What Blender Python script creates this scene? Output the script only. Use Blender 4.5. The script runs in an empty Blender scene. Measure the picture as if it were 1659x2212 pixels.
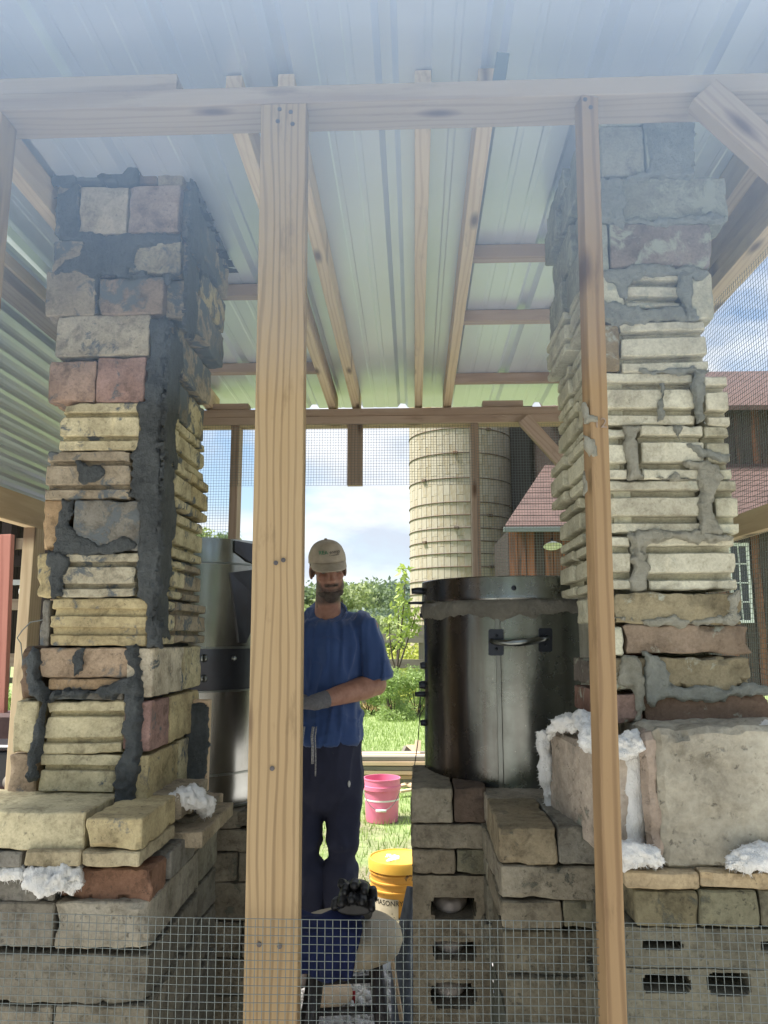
import bpy, bmesh, math, random
import numpy as np
from mathutils import Vector, Matrix, noise as mnoise

# ------------------------------------------------------------------ camera / sky / sun
scene = bpy.context.scene
col = scene.collection
FPX, CX, CY = 1660.0, 829.5, 1106.0
YAW, PITCH, EYE = math.radians(2.24), math.radians(9.0), 1.43
cam = bpy.data.cameras.new("camera")
cam.sensor_fit = 'HORIZONTAL'; cam.sensor_width = 36.0; cam.lens = 36.0*FPX/1659.0
cam.clip_start = 0.05; cam.clip_end = 2000
camo = bpy.data.objects.new("camera", cam); col.objects.link(camo)
camo.location = (0, 0, EYE); camo.rotation_euler = (math.pi/2+PITCH, 0, YAW)
scene.camera = camo

SUN_EL, SUN_AZ = math.radians(62), math.radians(-100)      # azimuth from +Y towards +X
world = bpy.data.worlds.new("World"); scene.world = world; world.use_nodes = True
wn = world.node_tree; wn.nodes.clear()
def wnode(t, **k):
    n = wn.nodes.new(t)
    for a, b in k.items(): setattr(n, a, b)
    return n
sky = wnode('ShaderNodeTexSky', sky_type='NISHITA', sun_disc=False, sun_elevation=SUN_EL, sun_rotation=SUN_AZ, altitude=300, air_density=1.2, dust_density=1.5, ozone_density=1.5)
tc = wnode('ShaderNodeTexCoord')
mp = wnode('ShaderNodeMapping'); mp.inputs['Scale'].default_value = (1.0, 1.0, 2.3); mp.inputs['Location'].default_value = (1.1, 0.5, 0.2)
nz = wnode('ShaderNodeTexNoise'); nz.inputs['Scale'].default_value = 3.1; nz.inputs['Detail'].default_value = 9; nz.inputs['Roughness'].default_value = .55; nz.inputs['Distortion'].default_value = .35
cr = wnode('ShaderNodeValToRGB'); cr.color_ramp.elements[0].position = .39; cr.color_ramp.elements[1].position = .54
mx = wnode('ShaderNodeMix', data_type='RGBA'); mx.inputs['B'].default_value = (5.4, 5.65, 6.0, 1)
nz2 = wnode('ShaderNodeTexNoise'); nz2.inputs['Scale'].default_value = 5.5; nz2.inputs['Detail'].default_value = 6; nz2.inputs['Roughness'].default_value = .5
cr2 = wnode('ShaderNodeValToRGB'); cr2.color_ramp.elements[0].position = .38; cr2.color_ramp.elements[1].position = .58
cr2.color_ramp.elements[0].color = (3.5, 3.9, 4.5, 1); cr2.color_ramp.elements[1].color = (5.6, 5.8, 6.1, 1)
bg = wnode('ShaderNodeBackground'); bg.inputs['Strength'].default_value = .085
wo = wnode('ShaderNodeOutputWorld')
L = wn.links.new
L(tc.outputs['Generated'], mp.inputs['Vector']); L(mp.outputs['Vector'], nz.inputs['Vector']); L(nz.outputs['Fac'], cr.inputs['Fac'])
L(mp.outputs['Vector'], nz2.inputs['Vector']); L(nz2.outputs['Fac'], cr2.inputs['Fac']); L(cr2.outputs['Color'], mx.inputs['B'])
L(cr.outputs['Color'], mx.inputs['Factor']); L(sky.outputs['Color'], mx.inputs['A']); L(mx.outputs['Result'], bg.inputs['Color']); L(bg.outputs['Background'], wo.inputs['Surface'])
sl = bpy.data.lights.new("sun", 'SUN'); sl.energy = 4.5; sl.angle = math.radians(12); sl.color = (1, .96, .9)
so = bpy.data.objects.new("sun", sl); col.objects.link(so)
sd = Vector((math.sin(SUN_AZ)*math.cos(SUN_EL), math.cos(SUN_AZ)*math.cos(SUN_EL), math.sin(SUN_EL)))
so.rotation_euler = sd.to_track_quat('Z', 'Y').to_euler(); so.location = (0, 0, 30)
vs = scene.view_settings
scene.display_settings.display_device = 'sRGB'
vs.view_transform = 'Standard'; vs.look = 'None'; vs.gamma = 1; vs.use_curve_mapping = False
vs.exposure = 1.34
cy = scene.cycles
cy.max_bounces = 8; cy.diffuse_bounces = 5; cy.glossy_bounces = 4; cy.volume_bounces = 1
cy.use_denoising = True; cy.sample_clamp_indirect = 8

# ------------------------------------------------------------------ helpers
f_ = Vector((-math.sin(YAW)*math.cos(PITCH), math.cos(YAW)*math.cos(PITCH), math.sin(PITCH)))
r_ = Vector((math.cos(YAW), math.sin(YAW), 0)); u_ = r_.cross(f_)
E_ = Vector((0, 0, EYE))
def ray(px, py): return f_ + r_*((px-CX)/FPX) - u_*((py-CY)/FPX)
def PY(px, py, Y): d = ray(px, py); return E_ + d*(Y/d.y)          # where a sight line meets the plane y = Y
def PX(px, py, X): d = ray(px, py); return E_ + d*(X/d.x)
def PZ(px, py, Z): d = ray(px, py); return E_ + d*((Z-EYE)/d.z)
def lin(c): c /= 255.0; return c/12.92 if c <= .04045 else ((c+.055)/1.055)**2.4
DS = .0
def C(r, g, b, k=1.0):
    c = [lin(r)*k, lin(g)*k, lin(b)*k]; m = .3*c[0]+.6*c[1]+.1*c[2]
    return (c[0]+(m-c[0])*DS, c[1]+(m-c[1])*DS, c[2]+(m-c[2])*DS, 1.0)
rng = random.Random(7)
WM = {}
def add(name, me, mat, parent=None, M=None, color=None, kind=None, label=None):
    o = bpy.data.objects.new(name, me); col.objects.link(o)
    if mat is not None and len(me.materials) == 0: me.materials.append(mat)
    M = M or Matrix.Identity(4)
    if parent is not None:
        o.parent = parent; o.matrix_parent_inverse = WM[parent].inverted()
    o.matrix_basis = M; WM[o] = M
    if color is not None: o.color = color
    if kind: o['kind'] = kind
    if label: o['label'] = label
    return o
def tag(o, label, cat, group=None):
    o['label'] = label; o['category'] = cat
    if group: o['group'] = group
    return o
def thing(name, label, cat, loc=(0, 0, 0), rz=0, group=None):
    o = bpy.data.objects.new(name, None); col.objects.link(o); o.empty_display_size = .1
    M = Matrix.Translation(loc) @ Matrix.Rotation(rz, 4, 'Z'); o.matrix_basis = M; WM[o] = M
    return tag(o, label, cat, group)
def arrays_mesh(name, V, F, smooth=False):
    """V (n,3) array, F (m,k) array with k = 3 or 4"""
    V = np.asarray(V, np.float32); F = np.asarray(F, np.int32); m, k = F.shape
    me = bpy.data.meshes.new(name)
    me.vertices.add(len(V)); me.vertices.foreach_set('co', V.ravel())
    me.loops.add(m*k); me.loops.foreach_set('vertex_index', F.ravel())
    me.polygons.add(m); me.polygons.foreach_set('loop_start', np.arange(0, m*k, k, dtype=np.int32))
    me.update(calc_edges=True)
    if smooth: me.polygons.foreach_set('use_smooth', np.ones(m, bool))
    me.validate(); return me
def py_mesh(name, V, F, smooth=False, sharp=None):
    me = bpy.data.meshes.new(name); me.from_pydata([tuple(v) for v in V], [], F); me.update()
    if smooth:
        me.polygons.foreach_set('use_smooth', np.ones(len(me.polygons), bool))
        if sharp: me.set_sharp_from_angle(angle=sharp)
    return me
class MB:
    """collects shapes into one mesh"""
    def __init__(s): s.V = []; s.F = []
    def raw(s, V, F):
        b = len(s.V); s.V += [tuple(v) for v in V]; s.F += [[i+b for i in f] for f in F]; return s
    def box(s, lo, hi, M=None):
        x0, y0, z0 = lo; x1, y1, z1 = hi
        V = [Vector(p) for p in ((x0,y0,z0),(x1,y0,z0),(x1,y1,z0),(x0,y1,z0),(x0,y0,z1),(x1,y0,z1),(x1,y1,z1),(x0,y1,z1))]
        if M: V = [M @ v for v in V]
        return s.raw(V, [[0,3,2,1],[4,5,6,7],[0,1,5,4],[1,2,6,5],[2,3,7,6],[3,0,4,7]])
    def tube(s, pts, rad, n=8, cap=True):
        pts = [Vector(p) for p in pts]; k = len(pts)
        R = rad if isinstance(rad, (list, tuple)) else [rad]*k
        t = (pts[1]-pts[0]).normalized(); a = t.orthogonal().normalized(); V = []; F = []
        for i in range(k):
            t = (pts[min(i+1, k-1)]-pts[max(i-1, 0)]).normalized()
            a = (a - t*a.dot(t)).normalized(); b = t.cross(a)
            for j in range(n):
                w = 2*math.pi*j/n; V.append(pts[i] + (a*math.cos(w)+b*math.sin(w))*R[i])
        for i in range(k-1):
            for j in range(n):
                F.append([i*n+j, i*n+(j+1) % n, (i+1)*n+(j+1) % n, (i+1)*n+j])
        if cap: F.append(list(range(n-1, -1, -1))); F.append([(k-1)*n+j for j in range(n)])
        return s.raw(V, F)
    def lathe(s, prof, c=(0, 0, 0), n=32, a0=0, a1=2*math.pi):
        full = abs(a1-a0-2*math.pi) < 1e-6; m = n if full else n+1; V = []; F = []
        for r, z in prof:
            for j in range(m):
                w = a0+(a1-a0)*j/n; V.append((c[0]+r*math.cos(w), c[1]+r*math.sin(w), c[2]+z))
        for i in range(len(prof)-1):
            for j in range(n):
                F.append([i*m+j, i*m+(j+1) % m, (i+1)*m+(j+1) % m, (i+1)*m+j])
        return s.raw(V, F)
    def ball(s, c, r, n=12, m=8, M=None):
        rx, ry, rz = r if isinstance(r, (tuple, list)) else (r, r, r); V = []; F = []
        for i in range(m+1):
            th = math.pi*i/m
            for j in range(n):
                w = 2*math.pi*j/n
                v = Vector((rx*math.sin(th)*math.cos(w), ry*math.sin(th)*math.sin(w), rz*math.cos(th)))
                if M: v = M @ v
                V.append(v+Vector(c))
        for i in range(m):
            for j in range(n): F.append([i*n+j, (i+1)*n+j, (i+1)*n+(j+1) % n, i*n+(j+1) % n])
        return s.raw(V, F)
    def loft(s, secs, n=20):
        """secs: (center, rx, ry) horizontal ellipses or (center, rx, ry, axis vector)"""
        V = []; F = []; k = len(secs)
        for sc in secs:
            c = Vector(sc[0]); ax = Vector(sc[3]) if len(sc) > 3 else Vector((0, 0, 1))
            q = ax.to_track_quat('Z', 'Y') if len(sc) > 3 else None
            for j in range(n):
                w = 2*math.pi*j/n; v = Vector((sc[1]*math.cos(w), sc[2]*math.sin(w), 0))
                V.append(c + (q @ v if q else v))
        for i in range(k-1):
            for j in range(n): F.append([i*n+j, i*n+(j+1) % n, (i+1)*n+(j+1) % n, (i+1)*n+j])
        F.append(list(range(n-1, -1, -1))); F.append([(k-1)*n+j for j in range(n)])
        return s.raw(V, F)
    def mesh(s, name, smooth=False, sharp=None, bevel=0, seg=1):
        me = py_mesh(name, s.V, s.F)
        if bevel:
            bm = bmesh.new(); bm.from_mesh(me)
            bmesh.ops.bevel(bm, geom=bm.edges[:], offset=bevel, segments=seg, profile=.6, affect='EDGES', clamp_overlap=True)
            bm.to_mesh(me); bm.free()
        if smooth:
            me.polygons.foreach_set('use_smooth', np.ones(len(me.polygons), bool))
            if sharp: me.set_sharp_from_angle(angle=sharp)
        return me
def fused(name, mb, voxel, smooth_it=4, disp=None):
    """one continuous surface out of overlapping shapes"""
    me = mb.mesh(name+"_raw"); bm = bmesh.new(); bm.from_mesh(me); bmesh.ops.recalc_face_normals(bm, faces=bm.faces); bm.to_mesh(me); bm.free()
    o = bpy.data.objects.new("tmp", me); col.objects.link(o)
    m = o.modifiers.new("r", 'REMESH'); m.mode = 'VOXEL'; m.voxel_size = voxel
    if smooth_it:
        m2 = o.modifiers.new("s", 'SMOOTH'); m2.factor = .5; m2.iterations = smooth_it
    dg = bpy.context.evaluated_depsgraph_get(); out = bpy.data.meshes.new_from_object(o.evaluated_get(dg))
    out.name = name; bpy.data.objects.remove(o); bpy.data.meshes.remove(me)
    if disp:
        for v in out.vertices: v.co = v.co + disp(v.co.copy(), v.normal.copy())
    out.polygons.foreach_set('use_smooth', np.ones(len(out.polygons), bool)); out.update()
    return out
def text_mesh(txt, size, ext=.0006, align='CENTER'):
    cu = bpy.data.curves.new("t", 'FONT'); cu.body = txt; cu.size = size; cu.extrude = ext; cu.align_x = align; cu.align_y = 'CENTER'; cu.resolution_u = 3
    o = bpy.data.objects.new("t", cu); col.objects.link(o)
    dg = bpy.context.evaluated_depsgraph_get(); me = bpy.data.meshes.new_from_object(o.evaluated_get(dg))
    bpy.data.objects.remove(o); return me

# ------------------------------------------------------------------ material kit
class NT:
    def __init__(s, name):
        s.mat = bpy.data.materials.new(name); s.mat.use_nodes = True; s.t = s.mat.node_tree; s.t.nodes.clear()
        s.out = s.t.nodes.new('ShaderNodeOutputMaterial'); s.b = s.t.nodes.new('ShaderNodeBsdfPrincipled')
        s.t.links.new(s.b.outputs[0], s.out.inputs[0])
        s.tc = s.t.nodes.new('ShaderNodeTexCoord'); s.oi = s.t.nodes.new('ShaderNodeObjectInfo')
    def put(s, sock, v):
        if isinstance(v, bpy.types.NodeSocket): s.t.links.new(v, sock)
        elif isinstance(v, (tuple, list)) and len(v) == 3 and sock.type == 'RGBA': sock.default_value = (*v, 1)
        else: sock.default_value = v
    def math(s, op, a, b=0.0, c=None, clamp=False):
        n = s.t.nodes.new('ShaderNodeMath'); n.operation = op; n.use_clamp = clamp
        s.put(n.inputs[0], a); s.put(n.inputs[1], b)
        if c is not None: s.put(n.inputs[2], c)
        return n.outputs[0]
    def co(s, scale=(1, 1, 1), rand=True, kind='Object'):
        m = s.t.nodes.new('ShaderNodeMapping'); s.put(m.inputs['Vector'], s.tc.outputs[kind]); m.inputs['Scale'].default_value = scale
        if rand:
            c = s.t.nodes.new('ShaderNodeCombineXYZ'); r = s.math('MULTIPLY', s.oi.outputs['Random'], 37.0)
            s.put(c.inputs[0], r); s.put(c.inputs[1], s.math('MULTIPLY', r, 1.7)); s.put(c.inputs[2], s.math('MULTIPLY', r, .6))
            s.put(m.inputs['Location'], c.outputs[0])
        return m.outputs[0]
    def noise(s, vec, scale, detail=4, rough=.55, dist=0):
        n = s.t.nodes.new('ShaderNodeTexNoise'); s.put(n.inputs['Vector'], vec); n.inputs['Scale'].default_value = scale
        n.inputs['Detail'].default_value = detail; n.inputs['Roughness'].default_value = rough; n.inputs['Distortion'].default_value = dist
        return n.outputs['Fac']
    def vor(s, vec, scale, feature='F1', out='Distance', dims='3D'):
        n = s.t.nodes.new('ShaderNodeTexVoronoi'); n.voronoi_dimensions = dims; n.feature = feature; s.put(n.inputs['Vector'], vec); n.inputs['Scale'].default_value = scale
        return n.outputs[out]
    def wave(s, vec, scale, dist=2, dscale=1, detail=2, d='X'):
        n = s.t.nodes.new('ShaderNodeTexWave'); n.bands_direction = d; s.put(n.inputs['Vector'], vec); n.inputs['Scale'].default_value = scale
        n.inputs['Distortion'].default_value = dist; n.inputs['Detail'].default_value = detail; n.inputs['Detail Scale'].default_value = dscale
        return n.outputs['Fac']
    def ramp(s, fac, stops):
        n = s.t.nodes.new('ShaderNodeValToRGB'); e = n.color_ramp.elements
        while len(e) < len(stops): e.new(.5)
        for i, (p, c) in enumerate(stops):
            e[i].position = p; e[i].color = (c, c, c, 1) if isinstance(c, (int, float)) else (*c[:3], 1)
        s.put(n.inputs[0], fac); return n.outputs[0]
    def mix(s, fac, a, b, mode='MIX'):
        n = s.t.nodes.new('ShaderNodeMix'); n.data_type = 'RGBA'; n.blend_type = mode
        s.put(n.inputs['Factor'], fac); s.put(n.inputs['A'], a); s.put(n.inputs['B'], b); return n.outputs['Result']
    def bump(s, h, strength=.5, dist=.002, prev=None):
        n = s.t.nodes.new('ShaderNodeBump'); n.inputs['Strength'].default_value = strength; n.inputs['Distance'].default_value = dist
        s.put(n.inputs['Height'], h)
        if prev is not None: s.put(n.inputs['Normal'], prev)
        return n.outputs[0]
    def done(s, color, rough=.8, normal=None, metal=0.0, **k):
        s.put(s.b.inputs['Base Color'], color); s.put(s.b.inputs['Roughness'], rough); s.put(s.b.inputs['Metallic'], metal)
        if normal is not None: s.put(s.b.inputs['Normal'], normal)
        for a, v in k.items(): s.put(s.b.inputs[a.replace('_', ' ')], v)
        return s.mat

DS = .18
def masonry(name, mortar, fine=140, pit=.5, mott=9, bump=.6, spots=(.05, .05, .045), stain=.75):
    n = NT(name); v = n.co(); base = n.oi.outputs['Color']
    m1 = n.noise(v, mott, 6, .6); m2 = n.noise(v, fine, 3, .7); m3 = n.noise(v, mott*.45, 3)
    c = n.mix(n.ramp(m1, [(.3, 0), (.7, 1)]), n.mix(1, base, (.66, .63, .58, 1), 'MULTIPLY'), n.mix(1, base, (1.18, 1.17, 1.12, 1), 'MULTIPLY'))
    c = n.mix(n.ramp(m2, [(.3, .45), (.62, 0)]), c, n.mix(1, c, (.5, .48, .45, 1), 'MULTIPLY'))
    pits = n.math('MULTIPLY', n.ramp(n.noise(v, fine*.75, 4, .7), [(.33, 1), (.40, 0)]), n.ramp(n.noise(v, 22, 3), [(.40, .15), (.62, 1)])); sp_ = n.ramp(n.noise(v, fine*.17, 8, .75, .6), [(.30, .6), (.46, 0)])
    c = n.mix(sp_, c, n.mix(1, c, (.42, .40, .37, 1), 'MULTIPLY'))
    c = n.mix(n.math('MULTIPLY', pits, pit), c, spots)
    c = n.mix(n.ramp(n.noise(v, 19, 9, .72, .3), [(.50, 0), (.66, stain)]), c, n.mix(1, c, (.36, .35, .34, 1), 'MULTIPLY')); c = n.mix(n.ramp(n.noise(n.co((1, 1, .3)), 30, 6, .7), [(.56, 0), (.70, .5)]), c, n.mix(1, c, (1.28, 1.25, 1.18, 1), 'MULTIPLY'))
    sm = n.noise(v, 15, 9, .70, .5); thr = n.math('SUBTRACT', 1.0, n.oi.outputs['Alpha'])
    mask = n.math('MULTIPLY', n.math('SUBTRACT', sm, n.math('MULTIPLY_ADD', thr, .44, .25)), 14, clamp=True)
    mc = n.mix(m1, mortar, n.mix(1, mortar, (1.7, 1.7, 1.7, 1), 'MULTIPLY'))
    c = n.mix(mask, c, mc)
    h = n.math('ADD', n.math('MULTIPLY', m2, .5), n.math('MULTIPLY', n.noise(v, fine*.3, 4, .65), .9))
    h = n.math('SUBTRACT', h, n.math('MULTIPLY', pits, .6)); h = n.math('ADD', h, n.math('MULTIPLY', mask, .5))
    return n.done(c, .92, n.bump(h, bump, .003), Specular_IOR_Level=.25)
MORT_D, MORT_L = (.085, .096, .10, 1), (.24, .25, .20, 1)
M_FIRE = masonry('firebrick_dark_smeared', MORT_D, 150, .55)
M_FIREP = masonry('firebrick_pale_smeared', MORT_L, 170, .35, 7, .5, (.1, .1, .07), .5)
M_CONC = masonry('concrete_block', (.07, .072, .055, 1), 110, .6, 8, 1.0)
M_ROUGH = masonry('rough_cast_concrete', (.2, .205, .16, 1), 60, .35, 6, 1.5, (.12, .11, .09), .45)
def wet_mortar(name, c0, c1):
    n = NT(name); v = n.co(rand=False)
    a = n.noise(v, 14, 5); b = n.noise(n.co((1, 1, .35), False), 60, 4)
    g_ = n.noise(v, 85, 6, .75); a2 = n.math('ADD', n.math('MULTIPLY', a, .45), n.math('ADD', n.math('MULTIPLY', b, .25), n.math('MULTIPLY', g_, .35)))
    return n.done(n.mix(n.ramp(a2, [(.38, 0), (.66, 1)]), c0, c1), n.math('MULTIPLY_ADD', a, .3, .5), n.bump(n.math('ADD', n.math('ADD', a, b), n.math('MULTIPLY', g_, 2.0)), 1.0, .007), Specular_IOR_Level=.3)
M_MORT = wet_mortar('grey_clay_mortar', (.048, .055, .058), (.122, .136, .138))
M_MORTL = wet_mortar('pale_clay_mortar', (.24, .235, .18), (.46, .445, .36))
M_MORTG = wet_mortar('grey_green_mortar', (.21, .22, .19), (.36, .375, .325))

def wood(name, light, dark, ring=30, amt=.75, knots=True, rough=.7):
    n = NT(name); v = n.co((.55, 9, 9)); v2 = n.co((1.6, 40, 40)); vk = n.co((2.2, 7, 7))
    warp = n.noise(n.co((.9, 5, 5)), 1.2, 2)
    vv = n.t.nodes.new('ShaderNodeVectorMath'); vv.operation = 'ADD'; n.put(vv.inputs[0], n.co((.12, 1, 1)))
    cmb = n.t.nodes.new('ShaderNodeCombineXYZ'); n.put(cmb.inputs[1], n.math('MULTIPLY', warp, .06)); n.put(vv.inputs[1], cmb.outputs[0])
    w = n.math('ADD', n.math('MULTIPLY', n.wave(vv.outputs[0], ring, 5.5, .9, 3, 'Y'), .62), n.math('MULTIPLY', n.noise(n.co((.5, 34, 34)), 1.6, 4, .6), .5))
    c = n.mix(n.math('MULTIPLY', n.ramp(w, [(.62, 0), (.97, 1)]), amt), light, dark)
    c = n.mix(n.ramp(n.noise(v, 1.0, 3), [(.35, 0), (.7, .45)]), c, n.mix(1, c, (.78, .68, .55, 1), 'MULTIPLY'))
    f = n.noise(v2, 5, 4); c = n.mix(n.math('MULTIPLY', f, .35), c, n.mix(1, c, (.6, .55, .48, 1), 'MULTIPLY'))
    c = n.mix(n.ramp(n.noise(n.co((4, 16, 16)), 1.4, 6, .7), [(.58, 0), (.72, .5)]), c, n.mix(1, c, (.45, .42, .40, 1), 'MULTIPLY'))
    if knots:
        k = n.ramp(n.vor(vk, 1.0, dims='2D'), [(.03, 1), (.115, 0)]); c = n.mix(n.math('MULTIPLY', k, .8), c, (.07, .035, .022))
    return n.done(c, rough, n.bump(n.math('ADD', f, n.math('MULTIPLY', w, .3)), .25, .002), Specular_IOR_Level=.3)
M_PINE = wood('pine_stud', C(200, 170, 118, .68), C(122, 90, 54, .56), 21, .55)
M_PINE2 = wood('pine_slim_post', C(184, 150, 100, .7), C(128, 92, 54, .65), 14, .6, True)
M_PLATE = wood('weathered_pine', C(196, 176, 148, .72), C(150, 122, 96, .68), 18, .5)
M_RAFT = wood('pine_rafter', C(228, 204, 160, .9), C(190, 152, 108, .85), 20, .5)
M_PURL = wood('reddish_pine', C(200, 176, 154, .8), C(158, 128, 108, .75), 18, .5)
M_OLDW = wood('grey_weathered_wood', C(160, 152, 140, .7), C(110, 102, 92, .7), 10, .5, False)
M_NEWW = wood('fresh_sawn_wood', C(230, 200, 160, .85), C(205, 165, 120, .8), 8, .4, False)
M_REDW = wood('red_stained_wood', C(216, 140, 122, .8), C(176, 100, 86, .75), 8, .5)
M_DARKW = wood('dark_shed_wood', C(70, 58, 55, .6), C(40, 34, 34, .6), 10, .5, False)
def metal(name, base, rough, streak=.3, bumpy=.1, noisecol=None, metallic=1.0, soot=0):
    n = NT(name); v = n.co((1, 1, .12), False); a = n.noise(v, 22, 6, .6); b = n.noise(n.co(rand=False), 5, 5, .6)
    c = n.mix(n.math('MULTIPLY', a, streak), base, n.mix(1, base, (.5, .48, .45, 1), 'MULTIPLY'))
    if soot: c = n.mix(n.ramp(n.noise(n.co((1, 1, .03), False), 5.5, 4, .6), [(.40, 0), (.62, soot)]), c, (.018, .017, .018)); c = n.mix(n.ramp(n.noise(n.co((1, 1, .5), False), 9, 7, .65), [(.52, 0), (.75, .5)]), c, (.10, .075, .055))
    if noisecol: c = n.mix(n.ramp(b, [(.45, 0), (.7, .8)]), c, noisecol)
    r = n.math('MULTIPLY_ADD', b, .25, rough-.1)
    return n.done(c, r, n.bump(b, bumpy, .004), metallic)
n = NT('galvalume_underside'); v = n.co((1, 1, 1), False); a = n.noise(v, 3, 4); b = n.noise(v, 600, 2)
M_ROOF = n.done(n.mix(n.ramp(a, [(.3, 0), (.75, .5)]), (.67, .715, .78), (.57, .62, .69)), n.math('MULTIPLY_ADD', b, .10, .27), n.bump(a, .10, .012), .42)
M_STEEL = metal('sooty_stainless', (.30, .325, .31, 1), .27, .6, .16, (.15, .15, .14, 1), 1.0, .45)
M_STEELD = metal('dark_blued_steel', (.08, .085, .10, 1), .32, .5, .1, (.05, .045, .045, 1))
M_IRON = metal('black_iron', (.03, .035, .045, 1), .45, .2, .2, None, .7)
M_GALV = metal('galvanised_wire', (.18, .205, .195, 1), .5, .2, .0, None, .6)
M_NAIL = metal('dull_nail', (.11, .10, .10, 1), .5, .2, .0, None, .8)
M_FOIL = metal('crumpled_foil', (.8, .8, .82, 1), .25, .1, 1.0)

def plain(name, c, rough=.6, vary=.2, scale=20, bump=.2, bd=.002, **k):
    n = NT(name); v = n.co(rand=False); a = n.noise(v, scale, 5, .6)
    cc = n.mix(n.ramp(a, [(.3, 0), (.72, 1)]), (c[0]*(1-vary), c[1]*(1-vary), c[2]*(1-vary)), (min(1, c[0]*(1+vary)), min(1, c[1]*(1+vary)), min(1, c[2]*(1+vary))))
    return n.done(cc, rough, n.bump(a, bump, bd), **k)
def leafmat(name, c0, c1, scale=2.0):
    n = NT(name); v = n.co(rand=True); a = n.noise(v, scale, 4)
    w = n.t.nodes.new('ShaderNodeNewGeometry'); r = n.math('MULTIPLY', w.outputs['Random Per Island'], .6)
    c = n.mix(n.math('ADD', n.math('MULTIPLY', a, .6), r, clamp=True), c0, c1)
    m = n.done(c, .55, None, Specular_IOR_Level=.3)
    t = n.t.nodes.new('ShaderNodeBsdfTranslucent'); n.put(t.inputs['Color'], n.mix(1, c, (1.08, 1.15, .75, 1), 'MULTIPLY'))
    ms = n.t.nodes.new('ShaderNodeMixShader'); ms.inputs[0].default_value = .35
    n.t.links.new(n.b.outputs[0], ms.inputs[1]); n.t.links.new(t.outputs[0], ms.inputs[2]); n.t.links.new(ms.outputs[0], n.out.inputs[0])
    return m

# ------------------------------------------------------------------ ground, gravel, grass
n = NT('ground_soil_and_turf'); v = n.co(rand=False, kind='Object')
sep = n.t.nodes.new('ShaderNodeSeparateXYZ'); n.put(sep.inputs[0], v)
a = n.noise(v, 1.3, 6, .65); b = n.noise(v, 9, 6, .6); g = n.noise(v, 60, 3)
turf = n.mix(n.ramp(b, [(.35, 0), (.65, 1)]), C(128, 154, 72, .75), C(168, 188, 106, .75))
soil = n.mix(n.ramp(g, [(.35, 0), (.65, 1)]), C(128, 122, 84, .7), C(170, 160, 122, .72))
edge = n.math('ADD', n.math('MULTIPLY', n.math('SUBTRACT', sep.outputs[1], 5.1), .9), n.math('MULTIPLY', n.math('SUBTRACT', a, .5), 5.0), clamp=True)
M_GROUND = n.done(n.mix(edge, soil, turf), .95, n.bump(n.math('ADD', b, g), .6, .03))
me = py_mesh('ground', [(-400, -60, 0), (400, -60, 0), (400, 600, 0), (-400, 600, 0)], [[0, 1, 2, 3]])
add('ground', me, M_GROUND, kind='structure')
nr = np.random.default_rng(3)
def blades(name, n, xr, yr, hr, wr, seed, cond=None, ypow=1.0):
    q = np.random.default_rng(seed)
    x = q.uniform(*xr, n); y = yr[0]+(yr[1]-yr[0])*q.random(n)**ypow
    if cond is not None:
        k = cond(x, y, q); x, y = x[k], y[k]; n = len(x)
    h = q.uniform(*hr, n); w = q.uniform(*wr, n)*(1+y*.04); a = q.uniform(0, 2*np.pi, n); lean = q.uniform(.1, .7, n)*h; b = q.uniform(0, 2*np.pi, n)
    V = np.zeros((n, 3, 3)); V[:, 0, 0] = x-np.cos(a)*w; V[:, 0, 1] = y-np.sin(a)*w; V[:, 1, 0] = x+np.cos(a)*w; V[:, 1, 1] = y+np.sin(a)*w
    V[:, :2, 2] = -.005; V[:, 2, 0] = x+np.cos(b)*lean; V[:, 2, 1] = y+np.sin(b)*lean; V[:, 2, 2] = h
    return arrays_mesh(name, V.reshape(-1, 3), np.arange(3*n).reshape(-1, 3))
M_GRASS = leafmat('grass_blades', C(106, 142, 54, .8), C(172, 198, 98, .85), .8)
def thin(x, y, q): return q.random(len(x)) < np.clip((y-4.2)/2.0, .35, 1)
add('grass', blades('grass', 170000, (-9, 4.5), (4.3, 22), (.025, .085), (.0018, .0048), 5, thin, 1.25), M_GRASS, kind='stuff')
def pebbles(name, n, xr, yr, sr, seed, z0=0.0):
    q = np.random.default_rng(seed); bm = bmesh.new(); bmesh.ops.create_icosphere(bm, subdivisions=1, radius=1)
    bv = np.array([v.co[:] for v in bm.verts]); bf = np.array([[v.index for v in f.verts] for f in bm.faces]); bm.free(); k = len(bv)
    V = []; F = []
    for i in range(n):
        s = q.uniform(*sr)*np.array([1.2, .9, .7])*q.uniform(.7, 1.3, 3); A = q.normal(size=(3, 3)); Q, _ = np.linalg.qr(A)
        V.append((bv*(1+.22*q.normal(size=(k, 1)))*s) @ Q.T + np.array([q.uniform(*xr), q.uniform(*yr), z0+s.min()*.5])); F.append(bf+i*k)
    return arrays_mesh(name, np.concatenate(V), np.concatenate(F))
n = NT('pale_gravel'); w = n.t.nodes.new('ShaderNodeNewGeometry')
M_GRAV = n.done(n.mix(n.math('MULTIPLY_ADD', n.noise(n.co(rand=False), 40, 4), .4, n.math('MULTIPLY', w.outputs['Random Per Island'], .7)), C(120, 116, 112, .8), C(226, 222, 214, .85)), .85)
add('gravel_bounce_yard', py_mesh('gravel_bounce_yard', [(-9, -12, .004), (9, -12, .004), (9, 3.95, .004), (-9, 3.95, .004)], [[0, 1, 2, 3]]), plain('crushed_stone', C(214, 210, 202, .9)[:3], .95, .16, 40, .6, .02), kind='structure')  # pale gravel floor, carried on unseen past the camera to bounce fill light
add('gravel', pebbles('gravel', 3600, (-1.15, .5), (2.7, 3.75), (.008, .021), 11), M_GRAV, kind='stuff')

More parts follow.
